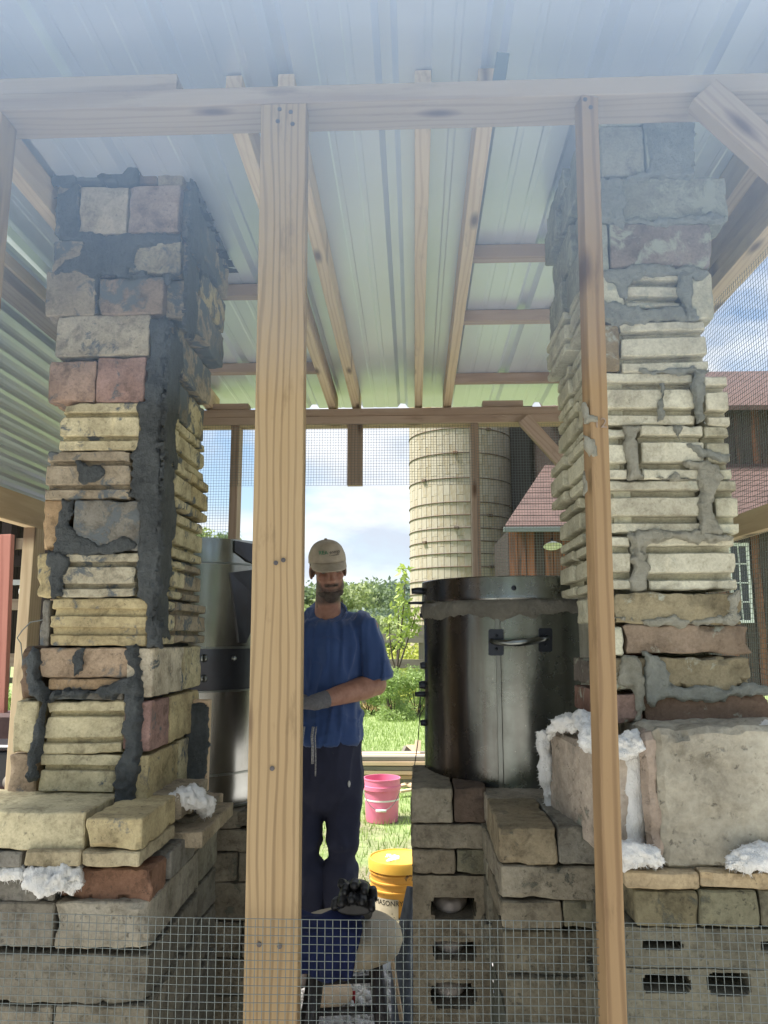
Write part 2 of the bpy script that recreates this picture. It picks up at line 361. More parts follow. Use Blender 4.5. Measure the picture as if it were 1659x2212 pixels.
# ------------------------------------------------------------------ the shelter: posts, plates, rafters, metal roof, mesh
shelter = thing('shelter', 'open pine-framed shelter with a ribbed metal roof over the brick chimneys', 'shelter')
def timber(name, p0, p1, w, t, mat, parent, up=(0, 0, 1), bev=.0025, label=None):
    p0 = Vector(p0); p1 = Vector(p1); x = (p1-p0); ln = x.length; x.normalize(); up = Vector(up)
    z = (up - x*up.dot(x)).normalized(); y = z.cross(x)
    M = Matrix(((x.x, y.x, z.x, 0), (x.y, y.y, z.y, 0), (x.z, y.z, z.z, 0), (0, 0, 0, 1))); M.translation = (p0+p1)/2
    me = MB().box((-ln/2, -w/2, -t/2), (ln/2, w/2, t/2)).mesh(name, bevel=bev, seg=2)
    return add(name, me, mat, parent, M, label=label)
FY = 1.35                                   # face of the front wall
YB = 3.50                                   # face of the back wall
XL, XR = -1.17, .86                        # side walls
def zr(y): return 2.545 - .0245*(y-FY)      # underside of rafters
def zs(y): return zr(y) + .095              # metal sheet
timber('top_plate', (-1.32, FY+.0445, 2.473), (1.3, FY+.0445, 2.473), .089, .038, M_PLATE, shelter)
xe = PY(380, 170, FY).x
timber('top_plate', (-1.32, FY+.05, 2.5115), (xe, FY+.05, 2.5115), .089, .038, M_PLATE, shelter)
p0 = PY(613, 217, FY); p1 = PY(583, 2212, FY); d = (p1-p0)/(p0.z-p1.z)
timber('post', (p0.x, FY+.019, 2.4535), (p0.x+d.x*2.454, FY+.019, 0), .089, .038, M_PINE, shelter, up=(0, -1, 0), label='broad pine post with strong grain, at left of centre')
p0 = PY(1270, 195, FY); p1 = PY(1330, 2212, FY-.03); d = (p1-p0)/(p0.z-p1.z)
a0 = Vector((p0.x, FY+.018, 2.4535)); a1 = Vector((p0.x+d.x*2.44, FY+.018+d.y*2.4, .01))
spost = timber('post', a0, a1, .034, .036, M_PINE2, shelter, up=(.18, -1, 0), bev=.003, label='slim leaning pine post with knots, in front of the pale chimney')
q0 = PY(1515, 205, FY-.004); q1 = PY(1760, 425, FY-.004)
timber('brace', q0, q1, .062, .036, M_PLATE, shelter, up=(0, -1, 0))
timber('post', (PY(-22, 300, FY).x, FY+.03, 2.4535), (PY(-44, 300, FY).x, FY+.03, 0), .038, .06, M_PINE, shelter, up=(0, -1, 0))
timber('post', (1.16, FY+.03, 2.4535), (1.16, FY+.03, 0), .089, .05, M_PINE, shelter, up=(0, -1, 0))
# back wall frame
timber('top_plate', (XL-.05, YB+.0445, 2.462), (XR+.05, YB+.0445, 2.462), .089, .0375, M_PURL, shelter)
timber('top_plate', (XL-.05, YB+.0405, 2.4235), (XR+.05, YB+.0405, 2.4235), .089, .0375, M_PURL, shelter)
for px, pb, w in ((502, 2212, .038), (1029, 2212, .038)):
    q = PY(px, 1100, YB); timber('stud', (q.x, YB+.05, 2.404), (q.x, YB+.05, 0), w, .085, M_PURL, shelter, up=(0, -1, 0))
q = PY(766, 1000, YB); qb = PY(766, 1047, YB)
timber('stud', (q.x, YB+.03, 2.404), (q.x, YB+.03, qb.z), .072, .036, M_PURL, shelter, up=(0, -1, 0), label='short stub hanging from the back plate')
timber('brace', PY(1130, 905, YB-.02), PY(1262, 1050, YB-.02), .062, .036, M_PURL, shelter, up=(0, -1, 0))
for px, Y in ((505, 868), (1098, 865)):
    q = PY(px, 890, YB+.02); timber('block', (q.x-.12, YB+.045, 2.50), (q.x+.07, YB+.045, 2.50), .06, .034, M_PURL, shelter)
for x in (XL-.02, XR+.04): timber('corner_post', (x, YB+.05, 2.404), (x, YB+.05, 0), .089, .085, M_PINE, shelter, up=(0, -1, 0))
# rafters run front to back
RX = {}
for k, px in (('A', 716), ('B', 768), ('C', 904), ('D', 967), ('E', 450), ('G', 1277)):
    x = PY(px, 873, YB).x; RX[k] = x
    timber('rafter', (x, FY+.142, zr(FY)+.0445), (x, YB+.14, zr(YB+.14)+.0445), .036, .089, M_RAFT, shelter)
for x in (XL, XR+.035):                      # plates of the side walls
    timber('side_plate', (x, FY+.092, 2.425), (x, YB-.002, 2.42), .07, .038, M_PLATE if x < 0 else M_RAFT, shelter)
    if x > 0: timber('side_plate', (x+.008, FY+.092, 2.542), (x+.008, YB-.002, 2.525), .036, .112, M_RAFT, shelter)
    timber('side_plate', (x+.006, FY+.092, 2.465), (x+.006, YB-.002, 2.46), .07, .038, M_RAFT, shelter)
def purlin(x0, x1, px, py):
    el = ray(px, py); y = (2.568-EYE)/el.z*el.y
    timber('purlin', (x0, y+.019, zs(y)-.022), (x1, y+.019, zs(y)-.022), .040, .042, M_PURL, shelter, up=(0, 0, 1))
for py in (640, 797): purlin(XL, RX['A']-.02, 500, py)
for py in (560, 690, 815): purlin(RX['D']+.02, RX['G']-.02, 1100, py)
# ribbed metal sheets, one object each (ribs run front to back)
def sheet_profile(w=.914):
    pr = []; pitch = w/4
    for i in range(4):
        x = i*pitch
        pr += [(x, .019), (x+.012, .019), (x+.026, 0), (x+.078, 0), (x+.082, .0018), (x+.094, .0018), (x+.098, 0), (x+.14, 0), (x+.144, .0018), (x+.156, .0018), (x+.16, 0), (x+pitch-.026, 0), (x+pitch-.012, .019)]
    pr += [(w, .019), (w+.012, .019), (w+.026, .001)]
    return pr
def roof_sheet(x, y0, y1, lift):
    pr = [q for q in sheet_profile() if x+q[0] < XR+.10]; ny = 40; V = []; F = []; k = len(pr)
    for i in range(ny+1):
        y = y0+(y1-y0)*i/ny
        for a, h in pr:
            V.append((x+a, y, zs(y)+h+lift+.0022*mnoise.noise(Vector((a*3+x, y*2.1, 0))) ))
    for i in range(ny):
        for j in range(k-1): F.append([i*k+j, i*k+j+1, (i+1)*k+j+1, (i+1)*k+j])
    return py_mesh('roof_sheet', V, F, True, .2)
xs = PY(868, 860, YB).x
for i in (-2, -1, 0, 1):
    add('roof_sheet', roof_sheet(xs+i*.914, .80, 3.82, .0015*(i % 2)), M_ROOF, shelter)
# left wall cladding: ribs lie level
def wall_sheet(x, z0, z1, y0, y1):
    V = []; F = []; pr = []; z = z0; 
    while z < z1: pr += [(z, 0), (z+.010, .004), (z+.018, .013), (z+.030, .015), (z+.040, .013), (z+.048, .004)]; z += .058
    k = len(pr); ny = 24
    for i in range(ny+1):
        y = y0+(y1-y0)*i/ny
        for a, h in pr: V.append((x-h, y, a+.004*math.sin(y*3)*0))
    for i in range(ny):
        for j in range(k-1): F.append([i*k+j, (i+1)*k+j, (i+1)*k+j+1, i*k+j+1])
    return py_mesh('wall_sheet', V, F, True, .2)
add('wall_sheet', wall_sheet(XL-.05, 1.80, 2.60, .9, YB+.05), M_ROOF, shelter)
timber('wall_rail', (XL-.02, .9, 1.80), (XL-.02, YB, 1.80), .036, .089, M_RAFT, shelter)
q = PX(80, 1280, XL)
timber('stud', (XL-.02, q.y, 1.756), (XL-.02, q.y, 0), .075, .036, M_RAFT, shelter, up=(1, 0, 0))
q0 = PX(1590, 1133, XR); q1 = PX(1659, 1113, XR)
timber('wall_rail', (XR+.03, 1.4, q0.z), (XR+.03, YB, q0.z), .036, .06, M_RAFT, shelter)
# fixings: nail heads on the front frame
nm = MB().lathe([(0, 0), (.0042, 0), (.0042, .0012), (0, .0016)], (0, 0, 0), 10).mesh('nail')
for px, py in ((604, 236), (628, 242), (600, 262), (632, 268), (588, 1660), (612, 1210), (596, 1216), (560, 2040), (604, 2044), (1264, 215), (1276, 232), (1535, 232), (1560, 258), (1268, 905), (1290, 1640)):
    q = PY(px, py, FY-.0012 if px < 1000 or px > 1450 else FY-.003)
    add('nail', nm, M_NAIL, shelter, Matrix.Translation(q) @ Matrix.Rotation(math.pi/2, 4, 'X'))
# hardware cloth
def wire_mesh(o, U, Vv, nu, nv, pitch, rad, seg, wob, nrm, seed):
    """o corner, U/Vv unit directions, nu x nv cells"""
    o = np.array(o); U = np.array(U, float); Vv = np.array(Vv, float); N = np.array(nrm, float); P = []; F = []; c = 0
    def warp(a, b):
        s = Vector((a*1.3+seed, b*1.3, 0)); s2 = Vector((a*5+seed, b*5, 4))
        return wob*(mnoise.noise(s)*2.2+.5*mnoise.noise(s2)), wob*.45*mnoise.noise(s+Vector((9, 3, 0))), wob*.45*mnoise.noise(s+Vector((2, 7, 0)))
    def run(p_of, ln, A, off):
        nonlocal c
        for i in range(seg+1):
            a, b = p_of(ln*i/seg); w0, w1, w2 = warp(a, b)
            q = o+U*(a+w1)+Vv*(b+w2)+N*(w0+off)
            for s0, s1 in ((1, 0), (0, 1), (-1, 0), (0, -1)): P.append(q+A*s0*rad+N*s1*rad)
        for i in range(seg):
            for j in range(4): F.append([c+i*4+j, c+i*4+(j+1) % 4, c+(i+1)*4+(j+1) % 4, c+(i+1)*4+j])
        c += 4*(seg+1)
    for i in range(nu+1): run(lambda t, i=i: (i*pitch, t), nv*pitch, U, 0)
    for j in range(nv+1): run(lambda t, j=j: (t, j*pitch), nu*pitch, Vv, rad*1.2)
    return arrays_mesh('wire_mesh', P, F)
zt = PY(850, 1988, FY-.008).z
add('wire_mesh', wire_mesh((-1.1, FY-.008, zt-.0127*22), (1, 0, 0), (0, 0, 1), 168, 22, .0127, .00062, 24, .009, (0, -1, 0), 1), M_GALV, shelter, label='galvanised wire mesh stapled across the foot of the front posts')
zm = PY(780, 1048, YB-.004).z; xa = PY(400, 1000, YB).x; xb = PY(1029, 1000, YB).x
add('wire_mesh', wire_mesh((xa, YB-.004, zm), (1, 0, 0), (0, 0, 1), int((xb-xa)/.0127), int((2.41-zm)/.0127), .0127, .0007, 6, .003, (0, -1, 0), 2), M_GALV, shelter)
xc = PY(502, 1000, YB).x
add('wire_mesh', wire_mesh((xa, YB-.0065, zm-.0127*48), (1, 0, 0), (0, 0, 1), int((xc-xa)/.0127), 48, .0127, .0007, 6, .003, (0, -1, 0), 3), M_GALV, shelter)
add('wire_mesh', wire_mesh((xb, YB-.004, 1.0), (1, 0, 0), (0, 0, 1), int((XR-xb)/.0127), 110, .0127, .0007, 8, .003, (0, -1, 0), 4), M_GALV, shelter)
add('wire_mesh', wire_mesh((XR+.035, 1.36, .9), (0, 1, 0), (0, 0, 1), 168, 122, .0127, .00065, 14, .012, (-1, 0, 0), 5), M_GALV, shelter)
# small things nailed to the plate
q = PY(1075, 165, FY+.02)
me = MB().box((-.013, 0, 0), (.013, .0015, .085)).box((-.013, .0015, .083), (.013, .03, .0848)).mesh('metal_strap')
add('metal_strap', me, M_GALV, shelter, Matrix.Translation((q.x, FY+.03, 2.492)) @ Matrix.Rotation(.16, 4, 'Y'))
for px in ():
    q = PY(px, 165, FY+.03); timber('block', (q.x-.019, FY+.066, 2.51), (q.x+.019, FY+.066, 2.51), .04, .036, M_DARKW, shelter)
tx = text_mesh('12', .026); b = spost.matrix_basis
me = tx; zz = PY(1300, 912, FY-.02)
t_ = (a0.z-zz.z)/(a0.z-a1.z); pc = a0.lerp(a1, t_)
add('pencil_note', me, plain('pencil_grey', (.26, .2, .15)), shelter, Matrix.Translation((pc.x+.004, pc.y-.0195, pc.z)) @ Matrix.Rotation(math.radians(10), 4, 'Z') @ Matrix.Rotation(math.pi/2, 4, 'X'))

# ------------------------------------------------------------------ bricks and mortar
def brick_mesh(Lx, H, D, groove=None, rough=.0022, chip=.006, seed=0, step=.011, rnd=.003):
    """front face at y=0 looking to -y, centre of that face at origin; grooves run along x"""
    prof = []                               # (y, z, outward flag)
    prof += [(D, -H/2+rnd), (D-rnd, -H/2), (rnd, -H/2), (0, -H/2+rnd)]
    for (g0, g1, gd) in (groove or []):
        prof += [(0, g0-.002), (.003, g0), (gd, g0+.001), (gd, g1-.001), (.003, g1), (0, g1+.002)]
    prof += [(0, H/2-rnd), (rnd, H/2), (D-rnd, H/2), (D, H/2-rnd)]
    P = []                                  # resample
    for i, p in enumerate(prof):
        q = prof[(i+1) % len(prof)]; d = math.hypot(q[0]-p[0], q[1]-p[1]); m = max(1, int(d/step))
        if i == len(prof)-1: m = max(1, int(d/.03))
        for t in range(m): P.append((p[0]+(q[0]-p[0])*t/m, p[1]+(q[1]-p[1])*t/m))
    nx = max(3, int(Lx/step)); xs = [-Lx/2, -Lx/2+rnd] + [-Lx/2+Lx*i/nx for i in range(1, nx)] + [Lx/2-rnd, Lx/2]
    V = []; k = len(P); so = Vector((seed*3.17, seed*1.91, seed*.77))
    for i, x in enumerate(xs):
        e = i in (0, len(xs)-1)
        for (y, z) in P:
            if e: y, z = y+(D/2-y)*(rnd/D*1.6), z*(1-rnd/H*1.6)
            p = Vector((x, y, z)); nv = mnoise.noise_vector(p*34+so)*rough + mnoise.noise_vector(p*95+so)*rough*.45
            ex = max(abs(x)/(Lx/2), abs(z)/(H/2)); c = mnoise.noise(p*14+so*1.3)
            c2 = mnoise.noise(p*38+so*2.1)
            if c2 > .30 and ex > .86: nv += Vector((-x*.12, D*.08, -z*.16))*(c2-.30)*chip/.006
            if c > .12 and ex > .8: nv += Vector((-x*.25, D*.18, -z*.3))*(c-.12)*chip/.006*(ex-.8)*2.2
            V.append(p+nv)
    F = []
    for i in range(len(xs)-1):
        for j in range(k): F.append([i*k+j, (i+1)*k+j, (i+1)*k+(j+1) % k, i*k+(j+1) % k])
    F.append([j for j in range(k)]); F.append([(len(xs)-1)*k+j for j in range(k-1, -1, -1)])
    return py_mesh('brick', V, F, True, .42)
seedc = [1]; GW, GD = .0125, .019
def G2(H, a=.25, b=.75, w=None, d=None):
    w = w or GW; d = d or GD
    return [(-H/2+H*a-w/2, -H/2+H*a+w/2, d), (-H/2+H*b-w/2, -H/2+H*b+w/2, d)]
def fbrick(par, x0, y0, x1, y1, Y, c, sm=.2, g=0, dep=.114, mat=None, tilt=None, j=.005, name='brick', rough=.0022, chip=.006, lat=None):
    """a brick whose front face shows between the sight lines x0..x1, y0..y1 on the plane y = Y"""
    xm, ym = (x0+x1)/2, (y0+y1)/2; s = seedc[0]; seedc[0] += 1; Y = Y+rng.uniform(-j, j)
    A, B, T, Bo = PY(x0, ym, Y), PY(x1, ym, Y), PY(xm, y0, Y), PY(xm, y1, Y); Lx = B.x-A.x; H = T.z-Bo.z
    gr = G2(H) if g == 1 else G2(H, .3, .7, H*.16, .012) if g == 2 else g if g else None
    if gr: rough = min(rough, .0014)
    me = brick_mesh(Lx, H, dep, gr, rough, chip, s)
    M = Matrix.Translation(((A.x+B.x)/2, Y, (T.z+Bo.z)/2)) @ Matrix.Rotation(rng.uniform(-.012, .012) if tilt is None else tilt, 4, 'Y') @ Matrix.Rotation(rng.uniform(-.02, .02), 4, 'Z')
    return add(name, me, mat, par, M, (c[0], c[1], c[2], sm))
def sbrick(par, X, y0, y1, z0, z1, c, sm=.2, g=0, dep=.064, mat=None, face=1, j=.006, chip=.006):
    """a brick in a side wall: face = +1 looks to +x, -1 looks to -x"""
    s = seedc[0]; seedc[0] += 1; X += rng.uniform(-j, j); H = z1-z0
    me = brick_mesh(y1-y0, H, dep, G2(H) if g else None, .0014 if g else .0022, chip, s)
    M = Matrix.Translation((X, (y0+y1)/2, (z0+z1)/2)) @ Matrix.Rotation(face*math.pi/2, 4, 'Z') @ Matrix.Rotation(rng.uniform(-.012, .012), 4, 'Y')
    return add('brick', me, mat, par, M, (c[0], c[1], c[2], sm))
def smear(par, pts, at, t, mat, side=0, cell=.0050, seed=0, name='mortar', rag=.009, edge=.006, lump=.5):
    """trowelled mortar with ragged edges on a plane: side 0 -> y = at, +1/-1 -> x = at"""
    if name == 'mortar': t *= .62; rag *= 1.35
    f = (lambda p: PY(p[0], p[1], at)) if side == 0 else (lambda p: PX(p[0], p[1], at))
    W = [f(p) for p in pts]; Q = np.array([((w.x if side == 0 else w.y), w.z) for w in W])
    lo = Q.min(0)-.012; hi = Q.max(0)+.012; nu = int((hi[0]-lo[0])/cell)+2; nv = int((hi[1]-lo[1])/cell)+2
    U, Z = np.meshgrid(lo[0]+np.arange(nu)*cell, lo[1]+np.arange(nv)*cell, indexing='ij')
    ins = np.zeros(U.shape, bool); dist = np.full(U.shape, 9.0); m = len(Q)
    for i in range(m):
        a, b = Q[i], Q[(i+1) % m]; ab = b-a
        tt = np.clip(((U-a[0])*ab[0]+(Z-a[1])*ab[1])/(ab@ab+1e-12), 0, 1)
        dist = np.minimum(dist, np.hypot(U-a[0]-tt*ab[0], Z-a[1]-tt*ab[1]))
        cnd = (a[1] > Z) != (b[1] > Z); xi = a[0]+(Z-a[1])*ab[0]/(ab[1] if abs(ab[1]) > 1e-9 else 1e-9)
        ins ^= cnd & (U < xi)
    dist = np.where(ins, dist, -dist); nz1 = np.zeros(U.shape); nz2 = np.zeros(U.shape); s = Vector((seed*2.3, seed*.7, seed))
    for i in range(nu):
        for k in range(nv):
            if dist[i, k] < -.02: continue
            p = Vector((U[i, k], Z[i, k], 0)); nz1[i, k] = mnoise.noise(p*26+s)+.6*mnoise.noise(p*70+s); nz2[i, k] = abs(mnoise.noise(p*24+s*2))*1.3-.35+.6*mnoise.noise(p*90+s)
    dist = dist + nz1*rag; gu, gz = np.gradient(dist, cell); gl = np.maximum(np.hypot(gu, gz), .3); mv = np.where(dist < 0, np.minimum(-dist, cell*1.6), 0)
    U = U+mv*gu/gl; Z = Z+mv*gz/gl; sst = np.clip(dist/edge, 0, 1); hgt = np.where(dist > 0, t*(sst*(2-sst))+t*lump*nz2, -.006)
    idx = -np.ones(U.shape, int); keep = dist > -cell*1.45; idx[keep] = np.arange(keep.sum())
    if side == 0: V = np.stack([U[keep], at-hgt[keep], Z[keep]], 1)
    else: V = np.stack([at+side*hgt[keep], U[keep], Z[keep]], 1)
    A, B, Cc, D = idx[:-1, :-1], idx[1:, :-1], idx[1:, 1:], idx[:-1, 1:]; ok = (A >= 0) & (B >= 0) & (Cc >= 0) & (D >= 0)
    F = np.stack([A[ok], B[ok], Cc[ok], D[ok]], 1)
    if side < 0: F = F[:, ::-1]
    return add(name, arrays_mesh(name, V, F, True), mat, par)
def core(par, x0, x1, y0, y1, z0, z1, mat, name='mortar_core'):
    mb = MB().box((x0, y0, z0), (x1, y1, z1)); return add(name, mb.mesh(name), mat, par)

DS = .38
Yp = 1.85
lp = thing('brick_chimney', 'left chimney of yellow firebricks smeared with dark grey mortar', 'chimney', (-.72, 2.05, 1.03))
YEL, YEL2, TAN, PNK, GRY, BRN, ORG, RED = (C(222, 208, 150, .85), C(214, 192, 120, .8), C(190, 172, 138, .75), C(190, 132, 114, .75), C(152, 148, 136, .7), C(150, 118, 88, .7), C(200, 160, 100, .8), C(172, 120, 100, .7))
xL = PY(118, 1200, Yp).x; xR = PY(338, 1200, Yp).x
core(lp, xL+.03, xR-.03, Yp+.045, Yp+.40, 1.04, 2.66, M_MORT)
for a in [  # px rectangle, colour, mortar smear, grooves
    (120, 398, 168, 505, TAN, .5, 0), (172, 402, 274, 505, C(204, 188, 158, .82), .12, 0), (278, 400, 388, 502, C(192, 164, 150, .78), .12, 0),
    (300, 366, 338, 397, BRN, .2, 0), (340, 373, 396, 402, TAN, .12, 0), (125, 345, 220, 392, GRY, .78, 0), (225, 347, 296, 392, GRY, .85, 0),
    (112, 520, 178, 585, TAN, .5, 0), (180, 514, 262, 582, YEL2, .42, 0), (268, 514, 390, 590, C(186, 176, 146, .8), .36, 0),
    (98, 585, 208, 682, TAN, .3, 0), (214, 600, 352, 678, C(176, 150, 126, .7), .46, 0),
    (121, 680, 323, 768, C(200, 188, 158, .8), .3, 0),
    (105, 780, 205, 868, C(196, 156, 128, .75), .28, 0), (208, 771, 313, 868, C(196, 148, 130, .75), .3, 0),
    (130, 870, 302, 972, YEL, .28, 1),
    (100, 974, 282, 1078, TAN, .33, 1),
    (158, 1080, 303, 1190, GRY, .5, 0),
    (132, 1195, 298, 1290, C(200, 190, 155, .75), .38, 1),
    (108, 1292, 318, 1395, YEL2, .26, 2),
    (86, 1399, 284, 1464, C(206, 172, 130, .75), .28, 0), (104, 1466, 258, 1491, ORG, .2, 0), (108, 1493, 266, 1511, GRY, .5, 0),
    (95, 1514, 268, 1629, YEL, .16, 1), (84, 1631, 256, 1746, YEL, .2, 1)]:
    fbrick(lp, a[0], a[1], a[2], a[3], Yp, a[4], a[5], a[6], mat=M_FIRE, chip=.008)
for a in [(92, 1080, 132, 1190, ORG, .2), (80, 1195, 128, 1290, YEL2, .3), (45, 1396, 84, 1510, BRN, .35), (30, 1514, 78, 1627, YEL, .25), (18, 1630, 76, 1756, C(212, 180, 140, .8), .25), (88, 1296, 106, 1395, GRY, .4)]:
    fbrick(lp, a[0], a[1], a[2], a[3], Yp+.012, a[4], a[5], 0, mat=M_FIRE, dep=.2, rough=.004, chip=.012)
rows = [(345, 395), (397, 505), (507, 592), (594, 680), (682, 776), (778, 868), (870, 972), (974, 1080), (1082, 1190), (1193, 1290), (1293, 1395), (1398, 1510), (1513, 1628), (1631, 1750)]
for i, (a, b) in enumerate(rows):
    z1, z0 = PY(300, a, Yp).z, PY(300, b, Yp).z; g = i in (6, 7, 8, 9, 10); X = xR + (.045 if i < 4 else 0) + (0.0, .012, -.006)[i % 3]
    if i >= 11: X = PY(328, 1500, Yp).x + .0
    cc = [GRY, GRY, TAN, TAN, TAN, GRY, YEL, YEL, YEL2, YEL, YEL, C(226, 212, 178, .8), C(190, 142, 132, .75), YEL2][i]; sm = [.6, .55, .5, .5, .5, .55, .36, .36, .36, .42, .36, .28, .2, .3][i]
    cut = Yp+.255 if i % 2 else Yp+.15
    st = Yp+.028 if i < 11 else Yp+.003
    sbrick(lp, X, st, cut-.006, z0+.003, z1-.003, cc, sm, g, mat=M_FIRE, chip=.01)
    sbrick(lp, X-.006, cut+.004, Yp+.43, z0+.003, z1-.003, rng.choice([YEL, TAN, YEL2, GRY]), sm, g, mat=M_FIRE, chip=.01)
    sbrick(lp, xL+.006, Yp+.13, Yp+.41, z0+.003, z1-.003, rng.choice([YEL, TAN, GRY]), .4, g, mat=M_FIRE, face=-1)
k = 0
for pts, t in [
    ([(104, 338), (180, 345), (240, 332), (296, 345), (302, 392), (258, 398), (238, 388), (215, 398), (205, 372), (170, 376), (165, 400), (118, 400)], .016),
    ([(120, 420), (168, 400), (174, 500), (268, 508), (388, 500), (388, 520), (300, 530), (278, 590), (392, 588), (360, 612), (352, 606), (214, 596), (210, 675), (203, 680), (204, 600), (165, 588), (118, 590), (140, 560), (176, 552), (180, 522), (125, 520)], .010),
    ([(260, 540), (285, 520), (292, 575), (262, 585)], .007),
    ([(324, 696), (356, 680), (372, 700), (360, 760), (358, 830), (358, 868), (354, 875), (350, 970), (351, 1080), (349, 1190), (348, 1290), (350, 1400), (320, 1398), (316, 1296), (298, 1288), (299, 1190), (302, 1080), (282, 1072), (285, 975), (302, 966), (303, 872), (314, 868), (314, 772), (324, 765)], .016),
    ([(135, 1080), (160, 1078), (156, 1130), (175, 1158), (215, 1172), (280, 1158), (296, 1165), (292, 1190), (240, 1194), (200, 1200), (148, 1205), (120, 1195), (122, 1160)], .009),
    ([(165, 1000), (205, 1002), (228, 1020), (215, 1035), (180, 1045), (165, 1030)], .006),
    ([(105, 1190), (150, 1200), (150, 1225), (138, 1250), (130, 1290), (108, 1290), (112, 1240), (94, 1215)], .016),
    ([(268, 1398), (300, 1396), (308, 1440), (304, 1500), (304, 1560), (302, 1640), (290, 1750), (245, 1752), (252, 1650), (268, 1620), (270, 1520), (262, 1505), (180, 1506), (110, 1512), (112, 1494), (200, 1488), (255, 1470), (285, 1455)], .030),
    ([(62, 1395), (85, 1400), (88, 1470), (108, 1500), (96, 1540), (92, 1620), (80, 1680), (62, 1690), (60, 1640), (78, 1570), (88, 1520), (62, 1500)], .026),
    ([(75, 1715), (110, 1722), (105, 1758), (72, 1760)], .010),
    ([(185, 1728), (225, 1715), (300, 1735), (298, 1760), (180, 1765)], .012),
    ([(160, 1405), (182, 1400), (172, 1462), (158, 1460)], .004)]:
    k += 1; smear(lp, pts, Yp-.003, t, M_MORT, 0, seed=k)
zt_ = PY(340, 345, Yp).z
def unp(w):
    d = Vector(w)-E_; d = d/d.dot(f_); return (CX+FPX*d.dot(r_), CY-FPX*d.dot(u_))
for za, zb, wd, xo in [(1.42, 1.86, .06, .010), (1.86, 2.2, .075, .010), (2.2, 2.42, .05, .050), (2.42, 2.61, .17, .052)]:
    k += 1; X = xR+xo; pl_ = []
    for q in range(9): z = za+(zb-za)*q/8; pl_.append((Yp+.05+wd*(.55+.75*mnoise.noise(Vector((z*9, k, 0)))), z))
    W = [Vector((X, Yp-.016, za))]+[Vector((X, y, z)) for y, z in pl_]+[Vector((X, Yp-.016, zb))]
    smear(lp, [unp(w) for w in W], X, .006, M_MORT, 1, seed=k, rag=.016)
# torn black paper collar where the chimney meets the roof
mb = MB(); rr = random.Random(4)
for i in range(26):
    y = 1.9+.4*i/26; l = rr.uniform(.004, .028); w = rr.uniform(.008, .026); z = zs(y)-.012-rr.random()*.05
    mb.raw([(xR+.02, y-w, z), (xR+.02, y+w, z), (xR+.05+l, y+w*.4+rr.uniform(-.01, .01), z+rr.uniform(-.02, .012)), (xR+.05+l*.8, y-w*.5, z-.004)], [[0, 1, 2, 3], [3, 2, 1, 0]])
me = mb.mesh('torn_paper'); me.materials.append(plain('black_tar_paper', (.025, .03, .035), .8))
add('torn_paper', me, None, lp)
DS = .22
# stepped footing below the left chimney
lb = thing('brick_footing', 'stepped footing of yellow firebrick, slabs and grey blocks under the left chimney', 'footing', (-.85, 1.75, 0))
YF = 1.66
fb = lambda *a, **kw: fbrick(lb, *a, **kw)
fb(-150, 1752, 182, 1836, YF, YEL, .12, 0, dep=.23, mat=M_FIRE)
H_ = .09
fb(184, 1768, 306, 1838, YF-.01, YEL2, .14, 0, dep=.235, mat=M_FIRE, chip=.01)
fb(-160, 1840, 44, 1873, YF, GRY, .3, 0, dep=.2, mat=M_FIRE); fb(48, 1838, 172, 1873, YF-.012, C(205, 190, 150, .75), .05, 0, dep=.2, mat=M_FIRE); fb(174, 1840, 300, 1873, YF-.014, C(205, 190, 150, .75), .05, 0, dep=.23, mat=M_FIRE)
fb(122, 1876, 328, 1947, YF+.03, C(178, 130, 100, .62), .1, 0, dep=.1, mat=M_FIRE, rough=.005, chip=.02)
fb(-80, 1885, 118, 1948, YF+.02, GRY, .2, 0, dep=.3, mat=M_CONC); fb(-90, 1949, 115, 2046, YF+.01, C(159, 154, 140, .66), .1, 0, dep=.3, mat=M_CONC); fb(119, 1949, 322, 2050, YF+.01, C(182, 175, 156, .66), .1, 0, dep=.39, mat=M_CONC)
fb(-90, 2062, 318, 2168, YF+.012, C(148, 143, 127, .66), .15, 0, dep=.39, mat=M_CONC); fb(-90, 2172, 108, 2290, YF+.014, C(148, 141, 123, .66), .15, 0, dep=.39, mat=M_CONC); fb(112, 2174, 318, 2290, YF+.012, C(154, 147, 127, .66), .15, 0, dep=.39, mat=M_CONC)
xf = PY(318, 2000, YF).x; z_ = lambda py: PY(320, py, YF).z
sbrick(lb, xf+.004, YF+.14, YF+.33, z_(1948), z_(1880), GRY, .3, 0, mat=M_FIRE); 
for (y0, y1, a, b, c, m) in [(YF+.404, YF+.6, 2050, 1949, C(159, 154, 134, .66), M_CONC), (YF+.404, YF+.6, 2168, 2062, C(148, 143, 127, .66), M_CONC), (YF+.404, YF+.6, 2290, 2174, C(137, 132, 116, .66), M_CONC), (YF+.335, YF+.6, 1946, 1850, C(180, 166, 143, .66), M_FIRE)]:
    sbrick(lb, xf-.006, y0, y1, z_(a), z_(b), c, .15, 0, dep=.2, mat=m)
core(lb, -1.15, xf-.02, YF+.35, YF+.58, 0, z_(1880), M_CONC, 'rubble_core')
for i, (y0, y1) in enumerate([(YF+.235, YF+.30), (YF+.305, YF+.37), (YF+.375, YF+.43)]): sbrick(lb, PY(318, 1790, YF).x+.006*i, y0, y1, PY(330, 1832, YF).z, PY(330, 1765, YF).z, TAN, .1, 0, dep=.1, mat=M_FIRE)
xo = PY(372, 1830, YF+.14).x
zq = PY(400, 1797, 1.9).z
sbrick(lb, PY(437, 1810, 1.9).x, 1.9, 2.22, zq-.036, zq, C(200, 182, 150, .75), .1, 0, dep=.20, mat=M_FIRE)
sbrick(lb, PY(455, 1780, 2.2).x, 2.225, 2.36, zq-.036, zq, C(196, 176, 146, .75), .1, 0, dep=.18, mat=M_FIRE)
